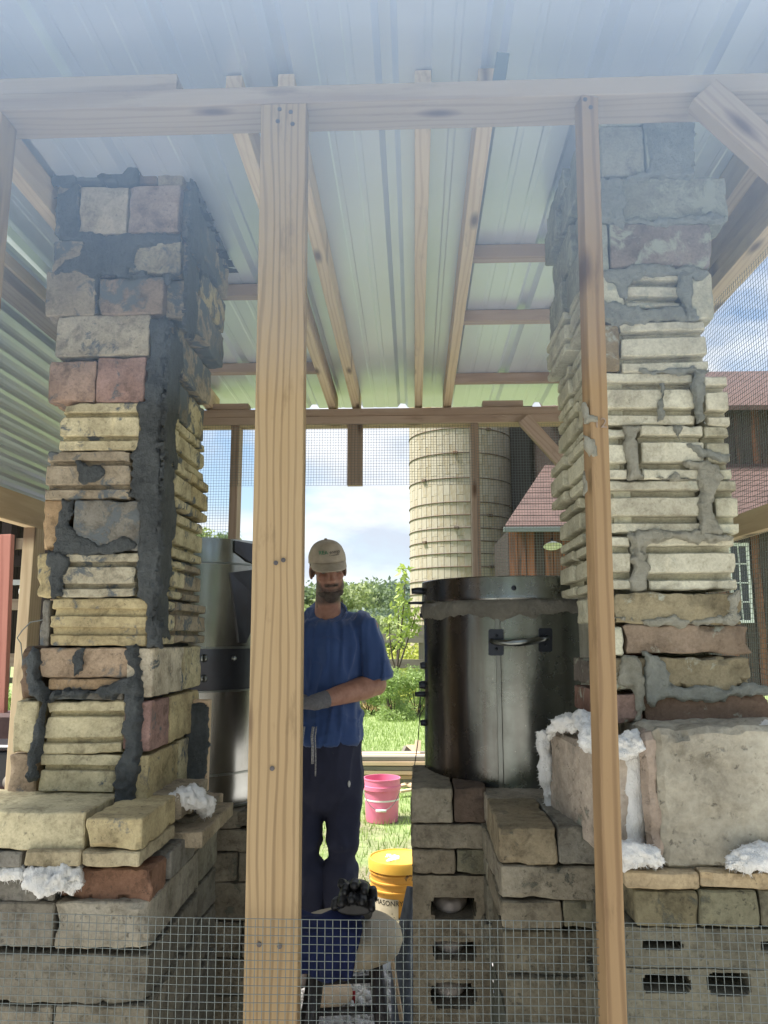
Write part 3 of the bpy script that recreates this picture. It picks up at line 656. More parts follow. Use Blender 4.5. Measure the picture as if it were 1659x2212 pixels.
# dim pier further back under the left barrel
YD = 2.5
dp = thing('brick_pier', 'dim brick pier under the left metal drum, behind the footing', 'pier', (PY(510, 1900, YD).x, YD+.1, 0))
for (a, b, c, d) in [(432, 1752, 520, 1790), (490, 1754, 600, 1785), (425, 1792, 600, 1840), (428, 1842, 512, 1905), (515, 1842, 620, 1905), (432, 1908, 620, 1990), (430, 1993, 520, 2070), (523, 1993, 620, 2070), (430, 2073, 620, 2150), (430, 2153, 620, 2240)]:
    fbrick(dp, a, b, c, d, YD, C(148, 139, 118, .66), .3, 0, dep=.2, mat=M_CONC)
sbrick_z = PY(500, 2240, YD).z
core(dp, PY(436, 2000, YD).x, PY(612, 2000, YD).x, YD+.02, YD+.24, 0, PY(500, 1795, YD).z, M_CONC, 'rubble_core')
for i, (a, b) in enumerate(((-1.45, -1.02), (-1.014, xf-.002))):
    zb_ = PY(100, 2290, YF).z - .006; me = brick_mesh(b-a, .19, .6, None, .003, .006, 300+i, .03)
    while_z = zb_
    for r in range(3):
        z0 = max(0, zb_-.196*(r+1))
        if zb_-.196*r < .05: break
        hh = (zb_-.196*r-.004)-z0
        add('block', brick_mesh(b-a, hh, .58, None, .003, .006, 310+i*3+r, .03), M_CONC, lb, Matrix.Translation(((a+b)/2, YF+.015, z0+hh/2)), (*C(148, 143, 127, .66)[:3], .15))

# ------------------------------------------------------------------ the right chimney
Yr = 1.62
rp = thing('brick_chimney', 'right chimney of pale grooved firebricks with cream mortar, behind the slim post', 'chimney', (.62, 1.82, .96))
CRM, CRM2, OLV, PKB, GGR = C(214, 212, 188, .88), C(206, 205, 178, .85), C(168, 156, 120, .75), C(194, 158, 142, .66), C(168, 172, 156, .75)
xa_, xb_ = PY(1300, 1100, Yr).x, PY(1572, 1100, Yr).x
core(rp, xa_+.03, xb_-.04, Yr+.045, Yr+.42, .97, 2.66, M_MORTL)
GW, GD = .016, .026
R = lambda *a, **kw: fbrick(rp, *a, **kw)
for a in [
    (1298, 272, 1392, 380, C(176, 176, 160, .75), .3, 0), (1396, 252, 1496, 380, GGR, .8, 0), (1296, 245, 1394, 268, GGR, .6, 0),
    (1341, 383, 1572, 478, C(170, 174, 158, .75), .36, 0), (1288, 390, 1337, 480, GGR, .6, 0),
    (1318, 483, 1538, 578, C(166, 152, 142, .72), .40, 0), (1288, 484, 1314, 590, GGR, .5, 0),
    (1352, 594, 1468, 664, CRM, .4, 1), (1290, 594, 1348, 690, CRM2, .5, 0), (1492, 590, 1540, 688, CRM2, .4, 0), (1352, 668, 1488, 690, GGR, .5, 0),
    (1342, 694, 1526, 802, CRM, .22, 1), (1290, 698, 1338, 802, C(170, 150, 110, .7), .35, 0),
    (1300, 805, 1502, 917, CRM, .2, 1), (1526, 812, 1574, 920, CRM, .2, 1),
    (1292, 925, 1354, 1034, CRM, .15, 1), (1386, 918, 1522, 1035, CRM, .22, 1), (1526, 920, 1578, 1035, CRM2, .25, 1),
    (1304, 1038, 1512, 1150, CRM, .18, 1), (1548, 1038, 1594, 1152, CRM2, .3, 1),
    (1296, 1158, 1362, 1272, CRM, .16, 1), (1398, 1157, 1590, 1275, CRM, .16, 1)]:
    R(a[0], a[1], a[2], a[3], Yr, a[4], a[5], a[6], mat=M_FIREP, chip=.005)
for a in [(1325, 1280, 1602, 1346, OLV, .16), (1350, 1349, 1632, 1412, C(170, 148, 124, .68), .26), (1420, 1420, 1624, 1494, C(167, 154, 118, .66), .3), (1392, 1497, 1662, 1566, C(150, 122, 101, .66), .2),
          (1296, 1284, 1322, 1346, CRM2, .3), (1300, 1352, 1346, 1416, CRM2, .4), (1306, 1422, 1416, 1494, C(169, 156, 123, .66), .5), (1310, 1498, 1388, 1566, PKB, .3)]:
    R(a[0], a[1], a[2], a[3], Yr-.012, a[4], a[5], 0, mat=M_FIREP, rough=.004, chip=.016)
rowsR = [(250, 300), (303, 380), (383, 478), (481, 578), (590, 690), (694, 802), (805, 917), (920, 1035), (1038, 1152), (1157, 1275)]
for i, (a, b) in enumerate(rowsR):
    z1, z0 = PY(1300, a, Yr).z, PY(1300, b, Yr).z; g = i > 3; cut = Yr+(.27 if i % 2 else .19); X = xa_+(.0, -.012, .008)[i % 3]
    cc = GGR if i < 4 else CRM2; sm = .36 if i < 4 else .25
    sbrick(rp, X, Yr+.02, cut-.005, z0+.003, z1-.003, cc, sm, g, mat=M_FIREP, face=-1, chip=.012)
    sbrick(rp, X-.008, cut+.004, Yr+.44, z0+.003, z1-.003, cc, sm, g, mat=M_FIREP, face=-1, chip=.012)
    sbrick(rp, xb_-.006, Yr+.12, Yr+.42, z0+.003, z1-.003, cc, sm, g, mat=M_FIREP)
for i, (a, b, c) in enumerate([(1283, 1346, CRM2), (1349, 1418, C(135, 92, 81, .66)), (1424, 1488, C(127, 118, 110, .66)), (1491, 1552, RED)]):
    z1, z0 = PY(1300, a, Yr).z, PY(1300, b, Yr).z
    sbrick(rp, xa_-(.01, -.01, .02, .034)[i], Yr+.03, Yr+(.26, .2, .25, .22)[i], z0+.002, z1-.003, c, .34 if i != 1 else .1, 0, mat=M_FIREP, face=-1, dep=.1, chip=.014)
k = 100
for pts, t, m in [
    ([(1392, 250), (1500, 248), (1502, 384), (1440, 384), (1336, 392), (1330, 386), (1400, 376)], .011, M_MORTG),
    ([(1292, 385), (1345, 384), (1352, 470), (1345, 500), (1310, 480), (1292, 480)], .010, M_MORTG),
    ([(1345, 470), (1440, 474), (1500, 462), (1568, 466), (1560, 486), (1450, 488), (1340, 488)], .008, M_MORTG),
    ([(1465, 590), (1500, 585), (1500, 690), (1480, 692), (1470, 660)], .010, M_MORTG),
    ([(1340, 575), (1530, 578), (1534, 600), (1460, 594), (1370, 602), (1350, 640), (1310, 612), (1300, 590)], .009, M_MORTG),
    ([(1300, 648), (1345, 655), (1400, 668), (1470, 664), (1485, 692), (1390, 698), (1330, 705), (1292, 690)], .010, M_MORTG),
    ([(1500, 800), (1530, 802), (1524, 900), (1530, 918), (1500, 918), (1504, 860)], .008, M_MORTG),
    ([(1375, 800), (1420, 788), (1500, 792), (1510, 806), (1440, 808), (1378, 806)], .008, M_MORTG),
    ([(1350, 920), (1390, 918), (1376, 950), (1382, 990), (1392, 1034), (1358, 1034), (1356, 980)], .010, M_MORTL),
    ([(1425, 825), (1436, 825), (1434, 905), (1424, 905), (1428, 860)], .005, M_MORTG),
    ([(1458, 918), (1472, 925), (1475, 945), (1530, 970), (1575, 985), (1575, 1000), (1520, 985), (1462, 950), (1458, 935)], .008, M_MORTG),
    ([(1480, 1000), (1530, 990), (1560, 1030), (1545, 1060), (1540, 1110), (1560, 1160), (1510, 1160), (1512, 1040)], .012, M_MORTL),
    ([(1418, 1030), (1450, 1028), (1462, 1020), (1474, 1030), (1500, 1030), (1496, 1040), (1450, 1044)], .010, M_MORTL),
    ([(1360, 1160), (1380, 1150), (1440, 1142), (1510, 1146), (1590, 1152), (1588, 1164), (1500, 1172), (1410, 1166), (1396, 1180), (1398, 1272), (1362, 1276), (1366, 1220)], .010, M_MORTL),
    ([(1330, 1335), (1400, 1330), (1500, 1338), (1596, 1330), (1596, 1350), (1400, 1354)], .006, M_MORTL),
    ([(1570, 1290), (1595, 1280), (1600, 1340), (1572, 1342)], .006, M_MORTL),
    ([(1390, 1410), (1420, 1418), (1440, 1430), (1450, 1480), (1520, 1486), (1625, 1480), (1655, 1485), (1655, 1500), (1560, 1512), (1520, 1522), (1440, 1506), (1405, 1530), (1392, 1480)], .012, M_MORTG),
    ([(1345, 1420), (1392, 1415), (1396, 1500), (1384, 1560), (1372, 1560), (1370, 1490), (1340, 1480)], .010, M_MORTL),
    ([(1392, 1560), (1450, 1566), (1560, 1568), (1660, 1575), (1660, 1590), (1500, 1585), (1396, 1580)], .012, M_MORTG)]:
    k += 1; smear(rp, pts, Yr-.005 if max(p[1] for p in pts) < 1300 else Yr-.018, t, m, 0, seed=k)
for q_, pts in enumerate(([(1256, 868), (1266, 866), (1272, 896), (1288, 900), (1290, 912), (1262, 915)], [(1262, 940), (1284, 950), (1292, 985), (1280, 992), (1264, 968)], [(1260, 1010), (1266, 1012), (1270, 1060), (1262, 1072)])):
    zc_ = PY(1275, sum(p[1] for p in pts)/len(pts), FY-.01).z; yc_ = a0.lerp(a1, (a0.z-zc_)/(a0.z-a1.z)).y-.0195
    smear(spost, pts, yc_, .007, M_MORTL, 0, seed=150+q_, rag=.004, cell=.003)
# ceramic wool, as lumpy rolls
def lumpy(pts, rad, seed, amp=.35, n=18, fl=40):
    P = []; R_ = []
    for i in range(len(pts)-1):
        for t in range(5):
            P.append(Vector(pts[i]).lerp(Vector(pts[i+1]), t/5)); R_.append(rad[i]+(rad[i+1]-rad[i])*t/5)
    P.append(Vector(pts[-1])); R_.append(rad[-1])
    mb = MB().tube(P, R_, n); me = mb.mesh('wool', True); s = Vector((seed*1.3, seed*2.1, seed))
    bm = bmesh.new(); bm.from_mesh(me); bmesh.ops.triangulate(bm, faces=[f for f in bm.faces if len(f.verts) > 4]); bmesh.ops.subdivide_edges(bm, edges=bm.edges[:], cuts=1, use_grid_fill=True); bm.normal_update()
    for v in bm.verts:
        r = sum(rad)/len(rad); d = mnoise.noise(v.co*fl*.5+s)*.9+mnoise.noise(v.co*fl*1.4+s)*.75+abs(mnoise.noise(v.co*fl*3.2+s))*.8-.2
        v.co += v.normal*d*r*amp*1.5
    wr_ = random.Random(seed); pick = wr_.sample(list(bm.verts), min(len(bm.verts), 170)); bm.normal_update()
    for v in pick:                           # loose fibres
        p = v.co.copy(); d_ = (v.normal+Vector((wr_.uniform(-.9, .9), wr_.uniform(-.9, .9), wr_.uniform(-.9, .5)))).normalized(); t_ = d_.orthogonal().normalized()*.0009; l_ = wr_.uniform(.003, .009)
        e_ = p+d_*l_+Vector((0, 0, -l_*.3)); bm.faces.new([bm.verts.new(p-t_), bm.verts.new(p+t_), bm.verts.new(e_)])
    bm.to_mesh(me); bm.free(); me.polygons.foreach_set('use_smooth', np.ones(len(me.polygons), bool)); return me
n = NT('white_ceramic_wool'); v = n.co(rand=False)
a = n.noise(v, 120, 6, .7); b = n.noise(n.co((1, 1, .3), False), 300, 3)
M_WOOL = n.done(n.mix(n.noise(v, 18, 4), C(222, 220, 210, .85), C(246, 246, 242, .88)), 1.0, n.bump(n.math('ADD', a, b), .7, .006), Specular_IOR_Level=.1)
# cast blocks under it
Yk = 1.46
rb = thing('cast_block', 'large rough grey cast block with a pink rounded edge, under the right chimney', 'block', (PY(1540, 1800, Yk).x, Yk+.1, PY(1540, 1880, Yk).z))
A, B, T, Bo = PY(1424, 1700, Yk), PY(1760, 1700, Yk), PY(1540, 1572, Yk), PY(1500, 1880, Yk)
mb_ = brick_mesh(B.x-A.x, T.z-Bo.z, .34, None, .0055, .006, 77, .012, .010)
add('block', mb_, M_ROUGH, rb, Matrix.Translation(((A.x+B.x)/2, Yk, (T.z+Bo.z)/2)) @ Matrix.Rotation(-.02, 4, 'Y'), (*C(190, 184, 164, .74)[:3], .08))
A2, B2 = PY(1390, 1700, Yk), PY(1432, 1700, Yk); me = brick_mesh(B2.x-A2.x, T.z-Bo.z-.012, .32, None, .005, .012, 79, .010, .012)
add('edge', me, M_ROUGH, rb, Matrix.Translation(((A2.x+B2.x)/2, Yk+.006, (T.z+Bo.z)/2-.004)) @ Matrix.Rotation(-.03, 4, 'Y') @ Matrix.Rotation(-.25, 4, 'Z'), (*C(196, 176, 158, .72)[:3], .1), label='pinkish rounded edge of the grey block')
lk = thing('cast_block', 'smooth pinkish cast block receding behind the slim post, under the right chimney', 'block', (.36, 1.7, .95))
P0, P1 = PY(1322, 1720, 1.5), PY(1184, 1660, 1.86)
ln = Vector((P1.x-P0.x, P1.y-P0.y, 0)); ang = math.atan2(ln.y, ln.x); zt0 = PY(1200, 1578, 1.84).z; zb0 = PY(1205, 1772, 1.84).z
me = brick_mesh(ln.length, zt0-zb0, .12, None, .0025, .008, 78, .014, .008)
add('block', me, M_ROUGH, lk, Matrix.Translation(((P0.x+P1.x)/2, (P0.y+P1.y)/2, (zt0+zb0)/2)) @ Matrix.Rotation(ang+math.pi, 4, 'Z'), (*C(206, 190, 172, .75)[:3], .2))
wl = thing('ceramic_wool', 'white ceramic wool bulging out over the pinkish cast block', 'insulation', tuple(PY(1290, 1600, 1.55)))
def W_(*pp): return [PY(a, b, Y) for a, b, Y in pp]
add('wool_roll', lumpy(W_((1182, 1585, 1.80), (1215, 1562, 1.74), (1262, 1560, 1.64), (1280, 1600, 1.56), (1330, 1622, 1.50), (1382, 1604, 1.49)), [.012, .018, .020, .026, .024, .02], 3, .5), M_WOOL, wl)
add('wool_roll', lumpy(W_((1170, 1580, 1.86), (1172, 1620, 1.85), (1182, 1690, 1.85), (1194, 1750, 1.86)), [.018, .016, .012, .008], 4, .45), M_WOOL, wl)
add('wool_roll', lumpy(W_((1366, 1615, 1.525), (1368, 1690, 1.525), (1366, 1760, 1.525), (1366, 1830, 1.525)), [.027, .025, .026, .026], 5, .16, 20, 20), M_WOOL, wl)
wl2 = thing('ceramic_wool', 'white wool wad on the tan slab beside the slim post', 'insulation', tuple(PY(1380, 1850, 1.43)))
add('wool_wad', lumpy(W_((1322, 1850, 1.46), (1360, 1842, 1.44), (1400, 1850, 1.44), (1428, 1862, 1.45)), [.014, .023, .02, .006], 6, .5), M_WOOL, wl2)
wl3 = thing('ceramic_wool', 'white wool wad at the right end of the tan slabs, under the rough block', 'insulation', tuple(PY(1620, 1860, 1.42)))
add('wool_wad', lumpy(W_((1572, 1868, 1.43), (1600, 1858, 1.43), (1640, 1850, 1.43), (1690, 1862, 1.43)), [.006, .016, .022, .02], 8, .5), M_WOOL, wl3)
tag(add('ceramic_wool', lumpy(W_((1632, 1578, 1.5), (1660, 1580, 1.5), (1720, 1600, 1.5)), [.012, .024, .02], 9, .4), M_WOOL), 'white wool tuft between the brown brick and rough block at the right edge', 'insulation')
tag(add('ceramic_wool', lumpy(W_((62, 1900, 1.67), (100, 1898, 1.66), (140, 1900, 1.66), (176, 1892, 1.67)), [.02, .028, .03, .018], 10, .5), M_WOOL), 'white wool bulging below the yellow slab of the left footing', 'insulation')
tag(add('ceramic_wool', lumpy(W_((-20, 1888, 1.68), (30, 1884, 1.67), (68, 1888, 1.68)), [.015, .014, .01], 12, .5), M_WOOL), 'thin white wool strip at the far left under the grey slab', 'insulation')
tag(add('ceramic_wool', lumpy(W_((368, 1728, 1.9), (395, 1722, 1.92), (420, 1722, 1.95), (445, 1738, 2.0), (455, 1752, 2.02)), [.014, .024, .026, .02, .008], 13, .55), M_WOOL), 'white wool tufts on the ledge right of the left chimney', 'insulation')
# slabs, bricks and slotted blocks below
rf = thing('brick_footing', 'footing of tan slabs, mossy bricks and slotted blocks under the rough cast block', 'footing', (PY(1520, 2000, 1.44).x, 1.6, 0))
Yq = 1.44
Q = lambda *a, **kw: fbrick(rf, *a, **kw)
SLB = C(208, 184, 140, .75)
Q(1351, 1884, 1510, 1922, Yq, SLB, .04, 0, dep=.23, mat=M_FIRE, j=.002); Q(1513, 1884, 1760, 1922, Yq, SLB, .04, 0, dep=.23, mat=M_FIRE, j=.002)
Q(1372, 1924, 1508, 2004, Yq+.005, C(156, 147, 110, .66), .28, 0, dep=.23, mat=M_CONC); Q(1512, 1924, 1640, 2004, Yq+.005, C(148, 145, 114, .66), .2, 0, dep=.23, mat=M_CONC); Q(1644, 1924, 1770, 2004, Yq+.005, C(144, 139, 114, .66), .2, 0, dep=.23, mat=M_CONC)
# two-cored blocks lying on their side: slots show as dark openings
def slot_block(par, x0, y0, x1, y1, Y, slots, colr, dep=.2, name='slotted_block'):
    A, B, T, Bo = PY(x0, (y0+y1)/2, Y), PY(x1, (y0+y1)/2, Y), PY((x0+x1)/2, y0, Y), PY((x0+x1)/2, y1, Y)
    bm = bmesh.new(); nx, nz = 66, 40; vs_ = {}
    lo = Vector((A.x, Y, Bo.z)); wx, wz = B.x-A.x, T.z-Bo.z
    def inside(x, z):
        for (a, b, c, d) in slots:
            sa, sb, st, sbm = PY(a, b, Y).x, PY(c, b, Y).x, PY(a, b, Y).z, PY(a, d, Y).z
            cx, cz, hx, hz = (sa+sb)/2, (st+sbm)/2, (sb-sa)/2, (st-sbm)/2; r = min(hx, hz)*.8
            dx, dz = max(abs(x-cx)-hx+r, 0), max(abs(z-cz)-hz+r, 0)
            if math.hypot(dx, dz) < r: return True
        return False
    def V(i, k, y):
        if (i, k, y) not in vs_:
            p = Vector((lo.x+wx*i/nx, Y+y, lo.z+wz*k/nz)); q = mnoise.noise_vector(p*40)*.0018
            vs_[(i, k, y)] = bm.verts.new(p+q)
        return vs_[(i, k, y)]
    hole = [[inside(lo.x+wx*(i+.5)/nx, lo.z+wz*(k+.5)/nz) for k in range(nz)] for i in range(nx)]
    for i in range(nx):
        for k in range(nz):
            if not hole[i][k]:
                bm.faces.new([V(i, k, 0), V(i+1, k, 0), V(i+1, k+1, 0), V(i, k+1, 0)]); bm.faces.new([V(i, k, dep), V(i, k+1, dep), V(i+1, k+1, dep), V(i+1, k, dep)])
            for (di, dk, e) in ((1, 0, ((i+1, k), (i+1, k+1))), (-1, 0, ((i, k+1), (i, k))), (0, 1, ((i+1, k+1), (i, k+1))), (0, -1, ((i, k), (i+1, k)))):
                a, b = i+di, k+dk; out = not (0 <= a < nx and 0 <= b < nz)
                o = True if out else hole[a][b]
                if not hole[i][k] and o:
                    bm.faces.new([V(*e[0], 0), V(*e[0], dep), V(*e[1], dep), V(*e[1], 0)])
    me = bpy.data.meshes.new(name); bm.to_mesh(me); bm.free()
    return add(name, me, M_CONC, par, None, (*colr[:3], .12))
GB = C(146, 143, 123, .66)
slot_block(rf, 1338, 2006, 1760, 2092, Yq+.012, [(1386, 2032, 1474, 2052), (1640, 2032, 1730, 2052)], GB)
slot_block(rf, 1338, 2095, 1760, 2222, Yq+.010, [(1386, 2104, 1492, 2146), (1526, 2100, 1624, 2150), (1660, 2102, 1740, 2148)], GB)
zb_ = PY(1500, 2222, Yq).z; xl_, xr_ = PY(1338, 2222, Yq).x, PY(1760, 2222, Yq).x
r = 0
while zb_ > .02:
    h = min(.19, zb_); add('block', brick_mesh(xr_-xl_, h-.004, .3, None, .003, .006, 340+r, .03), M_CONC, rf, Matrix.Translation(((xl_+xr_)/2, Yq+.012, zb_-h/2)), (*GB[:3], .12)); zb_ -= h; r += 1
xq = PY(1372, 1960, Yq).x
sbrick(rf, PY(1351, 1900, Yq).x, Yq+.235, Yq+.46, PY(1360, 1921, Yq).z, PY(1360, 1885, Yq).z, SLB, .05, 0, mat=M_FIRE, face=-1, dep=.2)
sbrick(rf, xq-.002, Yq+.24, Yq+.46, PY(1380, 2003, Yq).z, PY(1380, 1925, Yq).z, GB, .2, 0, mat=M_CONC, face=-1, dep=.2)
core(rf, xq+.02, xr_-.02, Yq+.26, Yq+.5, 0, PY(1380, 1890, Yq).z, M_CONC, 'rubble_core')
# middle stack
Ym = 1.66
ms = thing('brick_pier', 'pier of weathered grey bricks between the cinder block pier and the slim post', 'pier', (PY(1200, 1900, Ym).x, Ym+.1, 0))
for (a, b, c, d, cl) in [(1078, 1787, 1203, 1868, C(172, 156, 122, .66)), (1206, 1787, 1330, 1868, C(159, 156, 143, .66)), (1080, 1871, 1330, 1945, C(167, 158, 136, .66)), (1084, 1948, 1215, 2006, C(159, 149, 125, .66)), (1218, 1948, 1340, 2006, C(135, 130, 105, .66))]:
    fbrick(ms, a, b, c, d, Ym, cl, .22, 0, dep=.28, mat=M_CONC, rough=.0025, j=.004)
for (a, b, c, d, dy) in [(1088, 2010, 1325, 2110, .05), (1095, 2113, 1325, 2215, .04), (1100, 2218, 1325, 2330, .04)]:
    fbrick(ms, a, b, c, d, Ym+dy, C(135, 128, 107, .66), .25, 0, dep=.25, mat=M_CONC)
core(ms, PY(1100, 2200, Ym).x, PY(1310, 2200, Ym).x, Ym+.07, Ym+.29, 0, PY(1100, 2230, Ym).z, M_CONC, 'rubble_core')
xq = PY(1080, 1900, Ym).x
for (a, b, cl) in [(1868, 1787, C(186, 175, 154, .66)), (1945, 1871, C(169, 162, 140, .66)), (2006, 1948, C(159, 154, 132, .66)), (2110, 2010, C(137, 132, 114, .66)), (2215, 2113, C(137, 132, 114, .66))]:
    sbrick(ms, xq-.004, Ym+.285, Ym+.42, PY(1080, a, Ym).z+.002, PY(1080, b, Ym).z-.001, cl, .25, 0, mat=M_CONC, face=-1, dep=.2)
core(ms, xq+.01, xq+.3, Ym+.29, Ym+.41, 0, PY(1080, 1800, Ym).z, M_CONC, 'rubble_core')
fo = MB(); V = []; F = []
for i in range(40):
    for j in range(7):
        px, py = 1062+j*3.2-.10*i*0+ (4 if i > 30 else 0), 1872+i*7.2; p = PY(px, py, Ym+.3)
        V.append((p.x+.004*mnoise.noise(Vector((i*.9, j*.9, 0))), p.y+.012*mnoise.noise(Vector((i*.8, j*1.1, 5))), p.z))
for i in range(39):
    for j in range(6): F.append([i*7+j, i*7+j+1, (i+1)*7+j+1, (i+1)*7+j])
me = py_mesh('foil_strip', V, F); sm_ = None
fo_ = add('foil_strip', me, M_FOIL); tag(fo_, 'crumpled silver foil strip hanging beside the grey brick pier', 'foil'); fo_.modifiers.new('t', 'SOLIDIFY').thickness = .003
# front pier: bricks on three-holed cinder blocks set on end
Yc = 2.02
pc = thing('block_pier', 'pier of grey bricks on upended cinder blocks, carrying the left edge of the right drum', 'pier', (PY(970, 1900, Yc).x, Yc+.1, 0))
for (a, b, c, d, cl) in [(888, 1702, 978, 1778, C(167, 158, 136, .66)), (981, 1702, 1052, 1778, C(122, 103, 88, .66)), (888, 1781, 1052, 1833, C(161, 151, 129, .66)), (890, 1836, 984, 1888, C(161, 149, 125, .66)), (987, 1836, 1052, 1888, C(148, 145, 118, .66))]:
    fbrick(pc, a, b, c, d, Yc, cl, .2, 0, dep=.34, mat=M_CONC, j=.003)
slot_block(pc, 892, 1892, 1057, 2213, Yc+.006, [(930, 1936, 1030, 1986), (934, 2030, 1030, 2076), (930, 2125, 1030, 2176)], C(150, 139, 116, .66), .38, 'cinder_block')
zz = PY(970, 2216, Yc).z
add('cinder_block', brick_mesh(PY(1057, 2213, Yc).x-PY(892, 2213, Yc).x, zz-.004, .38, None, .003, .006, 401, .03), M_CONC, pc, Matrix.Translation((PY(974, 2213, Yc).x, Yc+.006, zz/2)), (*GB[:3], .12))
for i, (a, b) in enumerate([(930, 1992), (934, 2082), (930, 2180)]):
    q = PY(980, b-4, Yc); me = fused('clay_plug', MB().ball((q.x-.006, Yc+.17, q.z+.010), (.054, .13, .036)), .008, 2, lambda p, nn: nn*.003*mnoise.noise(p*60))
    add('clay_plug', me, plain('pale_pink_clay', C(205, 190, 178, .75)[:3], .9, .12, 40, .4, .003) if i == 0 else bpy.data.materials['pale_pink_clay'], pc)

DS = .08
# ------------------------------------------------------------------ the two metal drums
def cyl_hit(px, py, c, r):
    d = ray(px, py); a = d.x*d.x+d.y*d.y; b = -2*(d.x*c[0]+d.y*c[1]); q = c[0]**2+c[1]**2-r*r
    t = (-b-math.sqrt(max(0, b*b-4*a*q)))/(2*a); return E_+d*t
def cyl_plate(name, pts, c, r, t, mat, par):
    """a thin plate wrapped on a drum, outline given by sight lines"""
    P = [cyl_hit(x, y, c, r) for x, y in pts]; k = len(P)
    def outp(p, e): n_ = Vector((p.x-c[0], p.y-c[1], 0)).normalized(); return p+n_*e
    V = [outp(p, t) for p in P]+[outp(p, -.004) for p in P]
    F = [list(range(k))[::-1]]+[[i, (i+1) % k, k+(i+1) % k, k+i] for i in range(k)]
    me = py_mesh(name, V, F); bm = bmesh.new(); bm.from_mesh(me); bmesh.ops.recalc_face_normals(bm, faces=bm.faces); bm.to_mesh(me); bm.free()
    return add(name, me, mat, par)
D1 = (PY(1120, 1300, 2.35).x, 2.35); r1 = .285
zt1 = PY(1124, 1243, 2.065).z; zs1 = PY(1124, 1296, 2.065).z; zb1 = PY(1124, 1748, 2.065).z
dr = thing('metal_drum', 'right sooty steel drum with a bar handle and clay-sealed lid', 'drum', (D1[0], D1[1], zb1))
n = NT('stained_drum_painted_reflections'); v = n.co(rand=False); sx_ = n.t.nodes.new('ShaderNodeSeparateXYZ'); n.put(sx_.inputs[0], v)
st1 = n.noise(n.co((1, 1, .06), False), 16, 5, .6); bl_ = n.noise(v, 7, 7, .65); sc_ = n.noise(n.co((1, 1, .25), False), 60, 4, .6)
mk = n.math('MULTIPLY', n.math('ADD', n.math('SUBTRACT', D1[0]-.085, sx_.outputs[0]), n.math('MULTIPLY', n.math('SUBTRACT', st1, .5), .14)), 14, clamp=True)  # left third: dark streaky reflections painted into the colour with brown heat staining
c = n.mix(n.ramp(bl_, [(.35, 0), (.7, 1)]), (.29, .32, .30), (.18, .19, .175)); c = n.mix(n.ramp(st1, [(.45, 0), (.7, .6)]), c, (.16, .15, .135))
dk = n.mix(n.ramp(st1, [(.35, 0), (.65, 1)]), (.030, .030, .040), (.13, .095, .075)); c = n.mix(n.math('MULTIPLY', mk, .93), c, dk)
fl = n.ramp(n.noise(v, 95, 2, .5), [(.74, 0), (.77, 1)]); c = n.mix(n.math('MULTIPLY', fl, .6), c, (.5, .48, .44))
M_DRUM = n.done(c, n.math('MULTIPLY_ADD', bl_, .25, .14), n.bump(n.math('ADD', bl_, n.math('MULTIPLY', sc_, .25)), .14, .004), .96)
def drum_shell(c, r, prof, name, n=96):
    V = MB().lathe(prof, (c[0], c[1], 0), n); me = V.mesh(name, True, .5)
    for v in me.vertices:
        w = math.atan2(v.co.y-c[1], v.co.x-c[0]); e = .0022*mnoise.noise(Vector((w*2.2, v.co.z*5, r)))+.0012*mnoise.noise(Vector((w*7, v.co.z*9, r)))
        v.co.x += math.cos(w)*e; v.co.y += math.sin(w)*e
    return me
zz = np.linspace(zb1, zs1-.012, 14)
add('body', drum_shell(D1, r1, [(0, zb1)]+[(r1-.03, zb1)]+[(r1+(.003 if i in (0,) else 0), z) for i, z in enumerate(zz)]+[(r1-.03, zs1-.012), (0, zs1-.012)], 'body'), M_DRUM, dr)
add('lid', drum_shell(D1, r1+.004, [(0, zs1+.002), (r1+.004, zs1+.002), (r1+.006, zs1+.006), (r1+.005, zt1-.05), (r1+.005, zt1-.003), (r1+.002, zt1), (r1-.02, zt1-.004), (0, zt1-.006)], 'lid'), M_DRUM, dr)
# clay seal round the lid joint
V = []; F = []; nA, nB = 220, 9
for i in range(nA):
    w = 2*math.pi*i/nA; s = Vector((math.cos(w)*4, math.sin(w)*4, 1)); up_ = .010+.005*mnoise.noise(s*2.2); dn = .026+.016*mnoise.noise(s*1.3+Vector((5, 0, 0)))+.006*mnoise.noise(s*5)
    if math.cos(w-math.radians(200)) > .3: dn += .012
    for j in range(nB):
        t = j/(nB-1); z = zs1-.006+up_-(up_+dn)*t; e = math.sin(math.pi*min(1, max(0, t)))**.6*.011*(1+.35*mnoise.noise(Vector((w*14, z*60, 2))))
        V.append((D1[0]+math.cos(w)*(r1+e-.001), D1[1]+math.sin(w)*(r1+e-.001), z))
for i in range(nA):
    for j in range(nB-1): F.append([i*nB+j, i*nB+j+1, ((i+1) % nA)*nB+j+1, ((i+1) % nA)*nB+j])
add('clay_seal', py_mesh('clay_seal', V, F, True), wet_mortar('brown_grey_clay', (.115, .11, .09), (.21, .20, .165)), dr)
hd = add('handle', MB().tube([cyl_hit(1062, 1385, D1, r1+.004), cyl_hit(1075, 1388, D1, r1+.022), cyl_hit(1100, 1389, D1, r1+.034), cyl_hit(1122, 1388, D1, r1+.038), cyl_hit(1148, 1385, D1, r1+.034), cyl_hit(1170, 1381, D1, r1+.022), cyl_hit(1182, 1378, D1, r1+.004)], [.0075, .0075, .009, .0105, .009, .0075, .0075], 14).mesh('handle', True), M_STEEL, dr)
